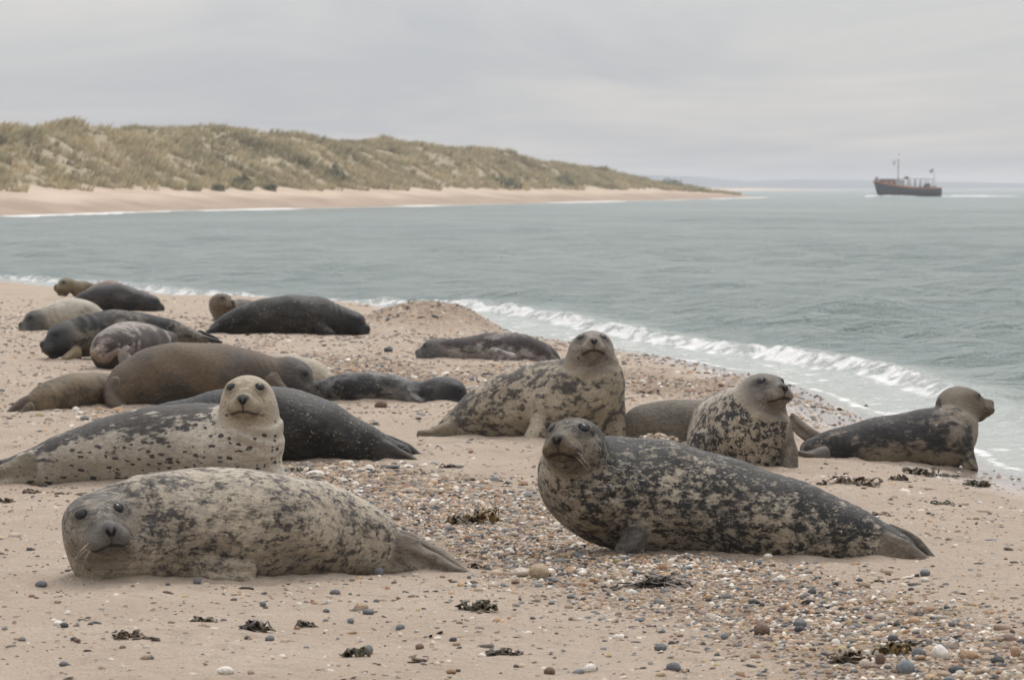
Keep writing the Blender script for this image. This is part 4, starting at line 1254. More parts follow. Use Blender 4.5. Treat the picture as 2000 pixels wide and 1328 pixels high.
SLATE = coat('coat_slate', (0.075, 0.064, 0.060), (0.018, 0.0165, 0.0165), (0.028, 0.0265, 0.026), scale=9, thr=0.5, soft=0.12, patch=0.3, rough=0.48, seed=41.0, belly=(0.10, 0.085, 0.065))
seal('slate grey seal far up the beach facing the sea, head down', (250, 607),
     [(140, 596, 0.3, 6), (160, 588, 0.2, 15), (190, 582, 0.1, 22), (225, 580, 0.0, 26), (258, 586, -0.05, 23), (275, 589, -0.05, 19)], {'p': (292, 590, -0.05), 'f': (1, -0.15, -0.25), 's': 0.92}, SLATE, h_=0.017)
OLV = coat('coat_olive', (0.24, 0.195, 0.12), (0.10, 0.08, 0.05), (0.17, 0.135, 0.08), scale=9, thr=0.52, soft=0.1, patch=0.3, seed=44.0)
seal('small olive tan seal furthest up the beach against white surf', (130, 580),
     [(215, 575, 0.4, 5), (195, 570, 0.3, 10), (170, 565, 0.1, 14), (150, 562, 0.0, 14)], {'p': (132, 557, -0.05), 'f': (-0.9, -0.6, 0.0), 's': 0.95}, OLV, h_=0.018)
PNK = coat('coat_pinkish', (0.28, 0.205, 0.175), (0.11, 0.085, 0.078), (0.2, 0.16, 0.14), scale=8, thr=0.5, soft=0.15, patch=0.3, seed=46.0)
seal('reddish grey seal back showing behind the slate grey one', (230, 588),
     [(170, 576, 0, 10), (195, 569, 0, 16), (220, 566, 0, 18), (245, 572, 0, 14), (262, 578, 0, 10)], {'p': (275, 580, 0.0), 'f': (1, 0.3, -0.1), 's': 0.9}, PNK, h_=0.018)

HDUP = coat('coat_brown_head', (0.26, 0.23, 0.20), (0.08, 0.068, 0.058), (0.13, 0.092, 0.058), scale=12, thr=0.5, soft=0.1, patch=0.25, seed=49.0)
seal('seal raising a dark brown head behind the black one near the surf', (450, 634),
     [(560, 622, 0.3, 10), (520, 612, 0.25, 20), (480, 610, 0.2, 25), (448, 612, 0.1, 25), (432, 606, 0.0, 21), (428, 598, -0.03, 18)], {'p': (430, 590, -0.05), 'f': (0.75, -0.6, 0.10), 's': 0.92}, HDUP, h_=0.014)

COAL = coat('coat_charcoal', (0.052, 0.046, 0.041), (0.012, 0.0118, 0.0118), (0.010, 0.0098, 0.0095), scale=12, thr=0.48, soft=0.12, patch=0.25, rough=0.48, seed=52.0, fleck=0.4, belly=(0.07, 0.058, 0.042), headspot=0.35)
seal('heavy charcoal seal lying broadside in front of the surf, head on sand', (560, 652),
     [(408, 645, 0.1, 4), (428, 636, 0.05, 12), (462, 624, 0.0, 22), (510, 616, 0.0, 30), (565, 612, 0.0, 36), (615, 615, 0.0, 36), (650, 623, 0.0, 30), (668, 626, 0.0, 26)], {'p': (686, 626, -0.02), 'f': (1, -0.35, -0.32), 's': 1.02}, COAL,
     [hind([(625, 640, -0.2, 10, 10), (648, 648, -0.26, 9, 6)]), hind([(425, 640, -0.05, 6, 7), (405, 646, -0.08, 7, 4)])], h_=0.013)

PINK = coat('coat_pied_grey', (0.36, 0.32, 0.29), (0.045, 0.036, 0.034), (0.10, 0.096, 0.092), scale=8, thr=0.48, soft=0.08, back=0.03, patch=0.35, seed=55.0, belly=(0.16, 0.13, 0.11))
seal('pied grey seal lying flat by the waterline, small dark head', (1000, 705),
     [(1088, 698, 0.15, 8), (1060, 690, 0.1, 20), (1020, 682, 0.05, 29), (975, 679, 0.0, 30), (925, 680, 0.0, 25), (885, 682, 0.0, 20), (868, 682, 0.0, 18)], {'p': (852, 680, 0.0), 'f': (-1, 0.1, -0.12), 's': 0.88}, PINK,
     [hind([(965, 690, -0.18, 12, 12), (1000, 697, -0.24, 10, 8)]), hind([(1065, 693, 0.0, 8, 12), (1090, 702, -0.02, 8, 5)])], h_=0.013)

GUARD = coat('coat_grey_yellow', (0.42, 0.355, 0.265), (0.058, 0.049, 0.042), (0.20, 0.168, 0.138), scale=17, thr=0.515, soft=0.05, back=0.03, patch=0.17, seed=59.4, stretch=0.55, belly=(0.27, 0.225, 0.145), headspot=0.12, grime=0.3)
seal('grey seal rearing up tallest with chin lifted, yellowish blotched chest', (1000, 858),
     [(868, 838, 0.10, 16), (900, 826, 0.10, 32), (945, 808, 0.10, 50), (1000, 792, 0.08, 66), (1060, 782, 0.02, 76), (1118, 782, -0.06, 84), (1148, 758, -0.14, 72, 1.0), (1153, 715, -0.18, 53, 1.0), (1154, 694, -0.18, 46, 1.0)],
     {'p': (1154, 684, -0.20), 'f': (0.06, -1, 0.36), 's': 0.95, 'snout': 1.25}, GUARD,
     [hind([(890, 835, 0.02, 12, 16), (862, 840, -0.02, 12, 13), (838, 843, -0.04, 11, 8), (814, 842, -0.05, 8, 3)], c=(0.20, 0.165, 0.11)),
      hind([(905, 815, 0.20, 10, 14), (885, 814, 0.22, 8, 10), (872, 818, 0.23, 6, 5)], c=(0.18, 0.15, 0.10)),
      hind([(1062, 815, -0.22, 22, 24), (1048, 842, -0.28, 18, 16), (1030, 858, -0.34, 16, 7)], k=0.035),
      hind([(1085, 815, -0.10, 40, 46), (1140, 808, -0.14, 46, 54), (1180, 815, -0.12, 36, 42)], k=0.06),
      hind([(1195, 790, -0.10, 18, 24), (1208, 830, -0.14, 15, 16), (1212, 862, -0.18, 14, 8)], k=0.04)],
     h_=0.0082, whisk=12, nose_dark=(0.10, 0.085, 0.078), muz=(0.25, 0.215, 0.16))

ROUGH = coat('coat_dry_grey_brown', (0.185, 0.160, 0.125), (0.105, 0.090, 0.070), (0.17, 0.15, 0.12), scale=30, thr=0.5, soft=0.2, patch=0.1, seed=62.0, fur=1.7, belly=(0.15, 0.125, 0.09))
seal('plain grey brown seal lying between the two upright ones, head hidden', (1290, 866),
     [(1225, 842, 0.15, 26), (1262, 834, 0.15, 44), (1320, 831, 0.15, 51), (1385, 833, 0.2, 50), (1440, 838, 0.3, 40)], {'p': (1470, 842, 0.4), 'f': (1, 0.5, 0), 's': 1.0}, ROUGH, h_=0.011)

LEOP = coat('coat_leopard', (0.47, 0.405, 0.32), (0.028, 0.025, 0.023), (0.135, 0.115, 0.098), scale=25, thr=0.505, soft=0.04, back=0.0, patch=0.16, seed=66.0, stretch=1.0, belly=(0.25, 0.205, 0.135), headspot=0.05, grime=0.2)
seal('leopard spotted seal sitting up with its grey brown face turned seaward', (1450, 908),
     [(1392, 862, 1.45, 30), (1396, 856, 1.0, 52), (1412, 848, 0.55, 72), (1436, 842, 0.18, 86), (1458, 842, -0.05, 86), (1474, 812, -0.12, 64, 1.0), (1482, 782, -0.12, 48, 1.0)],
     {'p': (1488, 766, -0.12), 'f': (0.50, -1, 0.24), 's': 0.95, 'snout': 1.32}, LEOP,
     [hind([(1380, 872, 0.0, 40, 44), (1440, 868, -0.06, 48, 52), (1508, 872, -0.06, 40, 44)], k=0.06),
      hind([(1526, 850, -0.16, 18, 26), (1540, 882, -0.20, 16, 18), (1544, 905, -0.26, 20, 8)], k=0.04, c=(0.13, 0.11, 0.085), wide=1),
      hind([(1372, 862, -0.14, 16, 24), (1352, 890, -0.18, 15, 12)], k=0.035)],
     h_=0.0082, whisk=12, nose_dark=(0.045, 0.04, 0.037), rwid=1.0, facecap=0.175)

SIDE = coat('coat_grey_black_patch', (0.26, 0.22, 0.172), (0.030, 0.028, 0.028), (0.105, 0.076, 0.048), scale=14, thr=0.490, soft=0.07, back=0.05, patch=0.34, seed=71.7, belly=(0.21, 0.165, 0.095), fleck=0.15, headspot=0.1)
seal('seal with black saddle and brown head turned away towards the waves', (1760, 906),
     [(1585, 880, 0.05, 22), (1620, 874, 0.05, 32), (1680, 864, 0.05, 41), (1745, 857, 0.05, 48), (1805, 852, 0.03, 53), (1850, 848, 0.0, 55), (1868, 822, 0.02, 44, 1.0), (1868, 800, 0.05, 38, 1.0)],
     {'p': (1869, 788, 0.08), 'f': (1, 0.42, 0.06), 's': 0.93, 'snout': 1.25}, SIDE,
     [hind([(1620, 872, 0.12, 8, 14), (1590, 856, 0.18, 8, 17), (1562, 835, 0.22, 8, 17), (1545, 815, 0.25, 6, 8)], c=(0.15, 0.12, 0.095)),
      hind([(1610, 886, -0.10, 12, 15), (1582, 890, -0.15, 12, 10), (1558, 886, -0.17, 9, 5)], c=(0.13, 0.11, 0.09)),
      hind([(1878, 868, -0.10, 14, 24), (1892, 892, -0.12, 14, 14), (1902, 905, -0.14, 12, 6)], k=0.035)],
     h_=0.0085)
#SECTION_SMALL
# ------------------------------------------------------------------ passengers on the boat
def person_mesh():
    def f(p):
        p = p.astype(np.float32)
        d = Tube([(0, 0, 0.0), (0, 0, .45), (0, 0, .85), (0, 0, 1.2), (0, 0, 1.42), (0, 0, 1.5)], [.12, .13, .17, .2, .15, .06], [.09, .10, .12, .13, .1, .06], 2, side=(1, 0, 0)).sdf(p)
        d = smin(d, ell(p, (0, 0, 1.62), (.09, .1, .12)), .04)
        for s_ in (-1, 1):
            d = smin(d, Tube([(.2 * s_, 0, 1.36), (.27 * s_, -.03, 1.08), (.22 * s_, -.18, .9)], [.06, .05, .04], [.06, .05, .04], 2).sdf(p), .03)
        return d
    return surface_net(f, (-.4, -.4, -.05), (.4, .4, 1.8), 0.045)


pv_, pf_ = person_mesh()
bm_ = np.array(boat.matrix_basis)
for i, (x_, y_, c_, lab) in enumerate(((0.55, -0.9, (0.45, 0.44, 0.44), 'passenger in a pale coat just behind the boat wheelhouse post'), (1.5, -0.7, (0.03, 0.035, 0.04), 'passenger in black standing amidships under the boat canopy'),
                                       (2.55, -0.8, (0.10, 0.06, 0.055), 'passenger in maroon standing third from the boat wheelhouse'), (3.6, -0.6, (0.07, 0.065, 0.07), 'passenger in dark grey standing fourth along under the canopy'),
                                       (5.6, -0.8, (0.03, 0.04, 0.045), 'passenger in dark clothes seated at the boat stern'), (-5.0, 0.0, (0.05, 0.055, 0.065), 'person in dark jacket standing on the boat bow'))):
    zb = 0.85 if i < 4 else (0.55 if i == 4 else 3.62 - 1.2)
    xw = -6.45 if i == 5 else x_
    me = mesh_np('person', pv_, pf_, True, plain('clothing', c_, 0.8), link=False)
    o = bpy.data.objects.new('person', me); COL.objects.link(o)
    a_ = boat.rotation_euler.z
    o.location = (BX + xw * math.cos(a_) - y_ * math.sin(a_), BY + xw * math.sin(a_) + y_ * math.cos(a_), SEA + zb)
    o.rotation_euler = (0, 0, a_ + i)
    tag(o, lab, 'person', 'people on the trip boat')

# ------------------------------------------------------------------ pebbles
pr = np.random.default_rng(21)
HULLS = []
for root, V_ in SEALS:
    z0 = V_[:, 2].min()
    low = V_[V_[:, 2] < z0 + 0.16][:, :2]
    HULLS.append((low.min(0), low.max(0), low[:: max(1, len(low) // 500)]))


def covered(x, y):
    """True where a seal lies on this spot"""
    out = np.zeros(len(x), bool)
    for lo_, hi_, pts in HULLS:
        c_ = np.nonzero((x > lo_[0]) & (x < hi_[0]) & (y > lo_[1]) & (y < hi_[1]))[0]
        if not len(c_):
            continue
        near_y = np.stack([x[c_], y[c_]], 1)[:, None, :] - pts[None]
        # inside when low body points lie both in front of and behind the spot
        close = np.abs(near_y[..., 0]) < 0.05
        fr = (close & (near_y[..., 1] > 0.02)).any(1); bk = (close & (near_y[..., 1] < -0.02)).any(1)
        out[c_[fr & bk]] = True
    return out


# sand pushed up where the animals have dragged themselves along
from mathutils.kdtree import KDTree
bco = np.empty(len(beach.data.vertices) * 3, np.float32); beach.data.vertices.foreach_get('co', bco); bco = bco.reshape(-1, 3)
bnz = fbm(bco[:, 0] * 7, bco[:, 1] * 5, 611, 3)
for (lo_, hi_, pts), (root, V_) in zip(HULLS, SEALS):
    if lo_[1] > 40:
        continue
    lowp = V_[V_[:, 2] < float(root.location.z) + 0.03][::12]
    if len(lowp) < 10:
        continue
    kd = KDTree(len(lowp))
    for i, p_ in enumerate(lowp):
        kd.insert((float(p_[0]), float(p_[1]), 0.0), i)
    kd.balance()
    box_ = np.nonzero((bco[:, 0] > lo_[0] - .3) & (bco[:, 0] < hi_[0] + .3) & (bco[:, 1] > lo_[1] - .35) & (bco[:, 1] < hi_[1] + .3))[0]
    for i in box_:
        d_ = kd.find((float(bco[i, 0]), float(bco[i, 1]), 0.0))[2]
        if d_ < 0.22:
            bco[i, 2] += 0.024 * math.exp(-(d_ / 0.075) ** 2) * (0.55 + 1.6 * bnz[i])
beach.data.vertices.foreach_set('co', bco.ravel()); beach.data.update()

PAL = np.array([(0.150, 0.150, 0.152), (0.085, 0.085, 0.087), (0.24, 0.228, 0.212), (0.36, 0.27, 0.185), (0.44, 0.34, 0.25), (0.30, 0.175, 0.10), (0.42, 0.275, 0.165), (0.66, 0.61, 0.54), (0.52, 0.45, 0.37), (0.17, 0.115, 0.080), (0.045, 0.040, 0.037), (0.28, 0.20, 0.165), (0.33, 0.255, 0.13)])
PW = np.array([0.09, 0.06, 0.09, 0.14, 0.13, 0.05, 0.07, 0.09, 0.11, 0.07, 0.04, 0.06, 0.02]); PW /= PW.sum()


def ico(sub):
    b_ = bmesh.new(); bmesh.ops.create_icosphere(b_, subdivisions=sub, radius=1.0)
    V_ = np.array([v.co[:] for v in b_.verts]); F_ = np.array([[v.index for v in f_.verts] for f_ in b_.faces]); b_.free()
    return V_, F_


def lumpy(V_, k, amp=0.16):
    r_ = np.random.default_rng(k)
    d = np.ones(len(V_))
    for _ in range(4):
        w_ = norm(r_.normal(size=3)); d = d - amp * r_.random() * np.clip(V_ @ w_ - 0.35, 0, 1) * 1.6
        d = d + amp * 0.5 * np.sin(V_ @ (r_.normal(size=3) * 2) + r_.random() * 6) * 0.5
    return V_ * d[:, None]


ang5 = np.arange(6) / 6 * 2 * math.pi
DOME_V = np.concatenate([[(0, 0, 1)], np.stack([0.78 * np.cos(ang5), 0.78 * np.sin(ang5), 0.62 + 0 * ang5], 1), np.stack([np.cos(ang5 + .5), np.sin(ang5 + .5), -0.25 + 0 * ang5], 1)])
DOME_F = np.array([(0, 1 + i, 1 + (i + 1) % 6) for i in range(6)] + [(1 + i, 7 + i, 1 + (i + 1) % 6) for i in range(6)] + [(1 + (i + 1) % 6, 7 + i, 7 + (i + 1) % 6) for i in range(6)])
ICO1 = ico(1)
ICO2 = ico(2)


def sample(n, y0, y1, x_half=0.172):
    n = int(n * 1.18)
    y = (y0 ** 2 + pr.random(n) * (y1 ** 2 - y0 ** 2)) ** 0.5
    x = (pr.random(n) * 2 - 1) * x_half * y
    return x, y


def scatter(n, y0, y1, gain=1.0):
    x, y = sample(n, y0, y1)
    s_ = shore_s(x, y)
    ok = (pr.random(len(x)) < shingle(x, y) * gain) & (s_ > 0.25) & ~covered(x, y)
    return x[ok], y[ok]


def batch(name, xs, ys, size, tmpl, label, flat=0.5, cols=None, sink=0.34):
    V0, F0 = tmpl
    n = len(xs)
    vars_ = np.stack([lumpy(V0, 100 + k) for k in range(10)])
    T_ = vars_[pr.integers(0, 10, n)]
    el_ = np.exp(pr.normal(0, 0.22, n)); fl = np.clip(flat * np.exp(pr.normal(0, 0.25, n)), 0.15, 0.95)
    sc_ = np.stack([size * el_, size / el_, size * fl], 1)
    T_ = T_ * sc_[:, None, :]
    tx, ty = pr.normal(0, 0.16, n)[:, None], pr.normal(0, 0.16, n)[:, None]
    T_[:, :, 2] += T_[:, :, 0] * tx + T_[:, :, 1] * ty
    a = pr.random(n) * 6.283; ca, sa_ = np.cos(a)[:, None], np.sin(a)[:, None]
    Xv = T_[:, :, 0] * ca - T_[:, :, 1] * sa_; Yv = T_[:, :, 0] * sa_ + T_[:, :, 1] * ca
    z = terrain(xs, ys) + size * fl * (1 - 2 * sink) * 0.8
    V_ = np.stack([Xv + xs[:, None], Yv + ys[:, None], T_[:, :, 2] + z[:, None]], -1).reshape(-1, 3)
    F_ = (F0[None] + (np.arange(n) * len(V0))[:, None, None]).reshape(-1, 3)
    if cols is None:
        cols = PAL[pr.choice(len(PAL), n, p=PW)] * np.exp(pr.normal(0, 0.16, (n, 1)))
    o = mesh_np(name, V_, F_, True, PEB)
    attr(o, 'tint', 'FLOAT_COLOR', np.concatenate([np.repeat(cols, len(V0), 0), np.ones((n * len(V0), 1))], 1))
    tag(o, label, 'pebbles', kind='stuff')
    return o


m = NT('pebble_stone')
co = m.coord()
n1 = m.noise(co, 95.0, 4, 0.65)
c = m.attr('tint', 'Color')
c = m.mix(m.step(n1, 0.3, 0.7, 0.0, 0.5), c, m.mix(1.0, c, (0.62, 0.60, 0.57), 'MULTIPLY'))
c = m.mix(m.step(m.noise(co, 210.0, 3, 0.7), 0.60, 0.72, 0, 0.35), c, (0.5, 0.41, 0.32))
m.bs(Base_Color=c, Roughness=0.72, Specular_IOR_Level=0.3, Normal=m.bump(n1, 0.35, 0.004))
PEB = m.m

x1, y1 = scatter(96000, 12.2, 21.5, 1.0)
sz1 = np.clip(0.0072 * np.exp(pr.normal(0, 0.46, len(x1))), 0.004, 0.030)
big1 = sz1 > 0.0138
batch('shingle', x1[big1], y1[big1], sz1[big1], ICO1, 'larger rounded pebbles in the near shingle band', 0.52)
batch('shingle', x1[~big1], y1[~big1], sz1[~big1], (DOME_V, DOME_F), 'small mixed pebbles covering the near shingle band', 0.55)
x2, y2 = scatter(78000, 21.5, 33, 0.9)
sz2 = np.clip(0.0100 * np.exp(pr.normal(0, 0.45, len(x2))), 0.006, 0.036)
batch('shingle', x2, y2, sz2, (DOME_V, DOME_F), 'mixed pebbles among the resting seals', 0.5)
x3, y3 = scatter(70000, 33, 60, 0.8)
sz3 = np.clip(0.0145 * np.exp(pr.normal(0, 0.4, len(x3))), 0.008, 0.035)
batch('shingle', x3, y3, sz3, (DOME_V, DOME_F), 'distant pebbles on the beach below the surf', 0.42)
# dark flat crumbs of weed, wood and shell on the bare sand
x4, y4 = sample(32000, 12.2, 52)
ok = ((fbm(x4 * 2.2, y4 * 1.2, 501, 3) + pr.normal(0, 0.16, len(x4))) > 0.05) & (shore_s(x4, y4) > 0.5) & ~covered(x4, y4)
x4, y4 = x4[ok], y4[ok]
crumb = np.array([(0.055, 0.045, 0.036), (0.10, 0.078, 0.06), (0.16, 0.12, 0.09), (0.60, 0.53, 0.45), (0.035, 0.03, 0.028), (0.22, 0.15, 0.09)])[pr.choice(6, len(x4), p=[.26, .22, .18, .12, .12, .10])]
batch('tide_litter', x4, y4, np.clip(0.0085 * np.maximum(1, y4 / 24) * np.exp(pr.normal(0, 0.5, len(x4))), 0.003, 0.034), (DOME_V, DOME_F), 'flat dark crumbs of weed and shell on bare sand', 0.24, crumb)

# single stones that stand out
STONE_MATS = {}


def stone_mat(cname, col):
    if cname not in STONE_MATS:
        m = NT('stone_' + cname)
        co = m.coord()
        n1 = m.noise(co, 2.2, 5, 0.65); n2_ = m.noise(co, 7.0, 4, 0.7)
        c = m.mix(m.step(n1, 0.32, 0.68), tuple(x * 0.78 for x in col), tuple(min(1, x * 1.18) for x in col))
        c = m.mix(m.step(n2_, 0.58, 0.70, 0, 0.4), c, tuple(0.5 * x + 0.5 * y for x, y in zip(col, (0.5, 0.42, 0.33))))
        m.bs(Base_Color=c, Roughness=0.7, Specular_IOR_Level=0.3, Normal=m.bump(n1, 0.4, 0.3))
        STONE_MATS[cname] = m.m
    return STONE_MATS[cname]


STONE_ME = []
for k in range(10):
    STONE_ME.append(mesh_np('pebble', lumpy(ICO2[0], 300 + k, 0.2), ICO2[1], True, bpy.data.materials['pebble_stone'], link=False))
CN = {'slate grey': (0.145, 0.146, 0.150), 'dark grey': (0.075, 0.075, 0.077), 'blue grey': (0.175, 0.187, 0.198), 'tan': (0.38, 0.28, 0.19), 'orange brown': (0.33, 0.205, 0.12), 'white': (0.70, 0.65, 0.58), 'cream': (0.52, 0.44, 0.35), 'brown': (0.16, 0.105, 0.075), 'black': (0.04, 0.036, 0.034)}


def stone(px, py, wpx, hpx, cname, label, group=None, xy=None, size=None, var=None):
    if xy is None:
        g = G(px, py); k = kpx(g[1])
        a, hh_ = wpx / k / 2, hpx / k
    else:
        g = np.array([xy[0], xy[1], 0]); a, hh_ = size, size * 0.95
    me = STONE_ME[pr.integers(0, 10)]
    o = bpy.data.objects.new('pebble', me); COL.objects.link(o)
    o.material_slots[0].link = 'OBJECT'; o.material_slots[0].material = stone_mat(cname.replace(' ', '_'), CN[cname])
    o.scale = (a, a * pr.uniform(0.75, 1.0), hh_ * 0.66)
    o.location = (g[0], g[1] + (a * 0.5 if xy is None else 0), float(terrain(g[0], g[1])) + hh_ * 0.34)
    o.rotation_euler = (pr.normal(0, 0.08), pr.normal(0, 0.08), pr.normal(0, 0.3) + (math.pi if pr.random() < .5 else 0))
    tag(o, label, 'pebble', group)
    return o


for a in ((1838, 1292, 40, 28, 'white', 'biggest white pebble in the shingle at the lower corner'), (1768, 1312, 40, 30, 'blue grey', 'large pale topped grey pebble below the amber weed'),
          (1795, 1288, 32, 24, 'slate grey', 'round slate pebble touching the amber weed clump'), (1893, 1290, 42, 22, 'orange brown', 'long orange brown pebble beside the biggest white one'),
          (1488, 1245, 36, 26, 'brown', 'pointed brown stone at the edge of sand and shingle'), (1562, 1222, 32, 18, 'slate grey', 'smooth slate grey pebble half way up the near shingle'),
          (1565, 1236, 26, 14, 'dark grey', 'dark pebble just below the smooth slate one'), (1587, 1160, 20, 14, 'dark grey', 'dark round pebble above the shingle between seal and camera'),
          (1527, 1139, 22, 12, 'white', 'white pebble below the flank of the dark blotched seal'), (1808, 1126, 24, 14, 'blue grey', 'blue grey pebble near the hind flippers of the dark seal'),
          (1052, 1132, 46, 30, 'tan', 'tan rock beyond the hind flippers of the pale mottled seal'), (1015, 1126, 40, 18, 'cream', 'low sandy rock leaning on the tan one'),
          (740, 1122, 26, 18, 'slate grey', 'grey stone by the tail root of the pale mottled seal'), (438, 1318, 36, 16, 'white', 'flat white pebble at the bottom edge of the sand'),
          (704, 1185, 28, 14, 'tan', 'domed tan grey stone alone on the sand'), (718, 1196, 26, 11, 'slate grey', 'dull grey pebble just below the domed tan stone'),
          (513, 1186, 16, 10, 'slate grey', 'small dark pebble above the black weed clumps'), (655, 1158, 22, 10, 'slate grey', 'grey pebble on sand below the pale seal flank'),
          (685, 1221, 16, 11, 'blue grey', 'blue pebble between the black weed and the shingle'), (782, 1228, 20, 12, 'blue grey', 'bluish pebble lying out on bare sand'),
          (637, 1195, 15, 9, 'slate grey', 'small slate pebble beside an orange chip'), (482, 1253, 14, 8, 'dark grey', 'tiny dark pebble under the black weed, first of two'),
          (527, 1258, 20, 10, 'slate grey', 'tiny grey pebble under the black weed, second of two'), (718, 1278, 26, 18, 'slate grey', 'grey pebble caught in the curled brown weed'),
          (820, 1266, 20, 11, 'brown', 'brown black pebble low on the bare sand'), (885, 1252, 18, 9, 'dark grey', 'dark pebble on sand nearer the shingle'),
          (125, 1226, 20, 10, 'dark grey', 'dark pebble on sand near the pale seal chest'), (113, 1217, 22, 9, 'white', 'thin white shell chip lying on the sand'),
          (150, 1253, 16, 8, 'brown', 'brown pebble next to the twiggy weed'), (80, 1148, 26, 13, 'slate grey', 'grey stone on sand below the pale seal chest'),
          (385, 1140, 20, 12, 'slate grey', 'slate stone against the chest of the pale seal'), (123, 1307, 18, 9, 'slate grey', 'grey pebble near the bottom sand'),
          (1290, 1270, 26, 14, 'slate grey', 'grey pebble out on the sand beside the shingle edge'), (1317, 1312, 30, 16, 'slate grey', 'broad grey pebble at the bottom of the sand tongue'),
          (1152, 1312, 26, 16, 'white', 'white pebble at the bottom of the sand tongue'), (1073, 1318, 26, 15, 'brown', 'dark brown stone at the bottom middle of the sand'),
          (1415, 1253, 18, 12, 'blue grey', 'bluish pebble where the shingle thins to sand'), (1632, 1262, 22, 14, 'white', 'white pebble amid grey ones above the amber weed'),
          (1690, 1300, 26, 18, 'cream', 'cream pebble among brown weed at the lower corner'), (1720, 1295, 24, 22, 'brown', 'upright reddish brown pebble below amber weed'),
          (1950, 1300, 30, 16, 'dark grey', 'dark low pebble at the picture corner shingle'), (1985, 1285, 24, 22, 'orange brown', 'orange pebble at the edge of the shingle'),
          (1870, 1312, 40, 16, 'dark grey', 'dark flat pebble under the biggest white one'), (1815, 1195, 24, 13, 'orange brown', 'ochre pebble on the upper edge of the near shingle'),
          (1690, 1145, 26, 14, 'tan', 'low tan stone on sand behind the near shingle'), (745, 795, 26, 14, 'brown', 'dark brown wedge stone in front of the slim grey seal'),
          (758, 690, 22, 10, 'dark grey', 'dark stone behind the slim grey seal'), (1692, 797, 10, 7, 'black', 'small black stone on sand by the waterline'),
          (180, 845, 18, 8, 'dark grey', 'dark stone on sand behind the cream spotted seal'), (165, 822, 20, 9, 'slate grey', 'grey stone on sand in front of the sandy brown seal'),
          (930, 757 + 30, 22, 10, 'cream', 'cream pebble under the chin of the black headed seal')):
    stone(*a)
# further single pebbles, alike in look, scattered through the shingle
xs_, ys_ = scatter(5200, 12.6, 19.5, 1.0)
xs_, ys_ = xs_[:230], ys_[:230]
names = list(CN)
for i in range(len(xs_)):
    cn = names[pr.choice(len(names), p=[.22, .12, .11, .17, .1, .08, .1, .08, .02])]
    z_ = 'in the near shingle' if float(shingle(xs_[i], ys_[i])) > 0.4 else 'scattered on the open sand'
    stone(0, 0, 0, 0, cn, f'small rounded {cn} pebble {z_}', f'{cn} pebbles {z_}', (xs_[i], ys_[i]), float(np.clip(0.0150 * math.exp(pr.normal(0, 0.22)), 0.012, 0.03)))

# bleached stone with holes
def holed(p):
    p = p.astype(np.float32)
    d = ell(p, (0, 0, 0.018), (0.046, 0.030, 0.022))
    d = smin(d, ell(p, (-0.03, 0, 0.012), (0.026, 0.022, 0.016)), 0.012)
    for c_, r_ in (((-0.024, -0.027, 0.016), (0.010, 0.016, 0.006)), ((-0.004, -0.03, 0.022), (0.012, 0.016, 0.005)), ((0.024, -0.026, 0.018), (0.006, 0.012, 0.004))):
        d = -smin(-d, ell(p, c_, r_), 0.003)
    return d


v_, f_ = surface_net(holed, (-.07, -.05, -.02), (.07, .05, .06), 0.0035)
o = mesh_np('holed_stone', v_, f_, True, plain('bleached_stone', (0.68, 0.63, 0.56), 0.75, 0.15, 40))
g = G(617, 937); o.location = (g[0], g[1], float(terrain(g[0], g[1]))); o.rotation_euler = (0, 0, -0.1); o.scale = (1.05, 1.05, 1.05)
tag(o, 'bleached white stone with dark holes in the shingle behind the pale seal', 'stone')

# ------------------------------------------------------------------ seaweed cast up on the sand
def weed_mat(name, c0, c1):
    m = NT(name)
    co = m.coord()
    n = m.noise(co, 22.0, 5, 0.65)
    m.bs(Base_Color=m.mix(m.step(n, 0.35, 0.68), c0, c1), Roughness=0.5, Normal=m.bump(n, 0.6, 0.01))
    return m.m


WM = {'black': weed_mat('weed_black', (0.032, 0.024, 0.017), (0.115, 0.082, 0.056)), 'brown': weed_mat('weed_brown', (0.060, 0.040, 0.024), (0.20, 0.135, 0.08)),
      'amber': weed_mat('weed_amber', (0.075, 0.045, 0.014), (0.25, 0.155, 0.05)), 'olive': weed_mat('weed_olive', (0.040, 0.034, 0.016), (0.13, 0.105, 0.05))}
sw = np.random.default_rng(44)


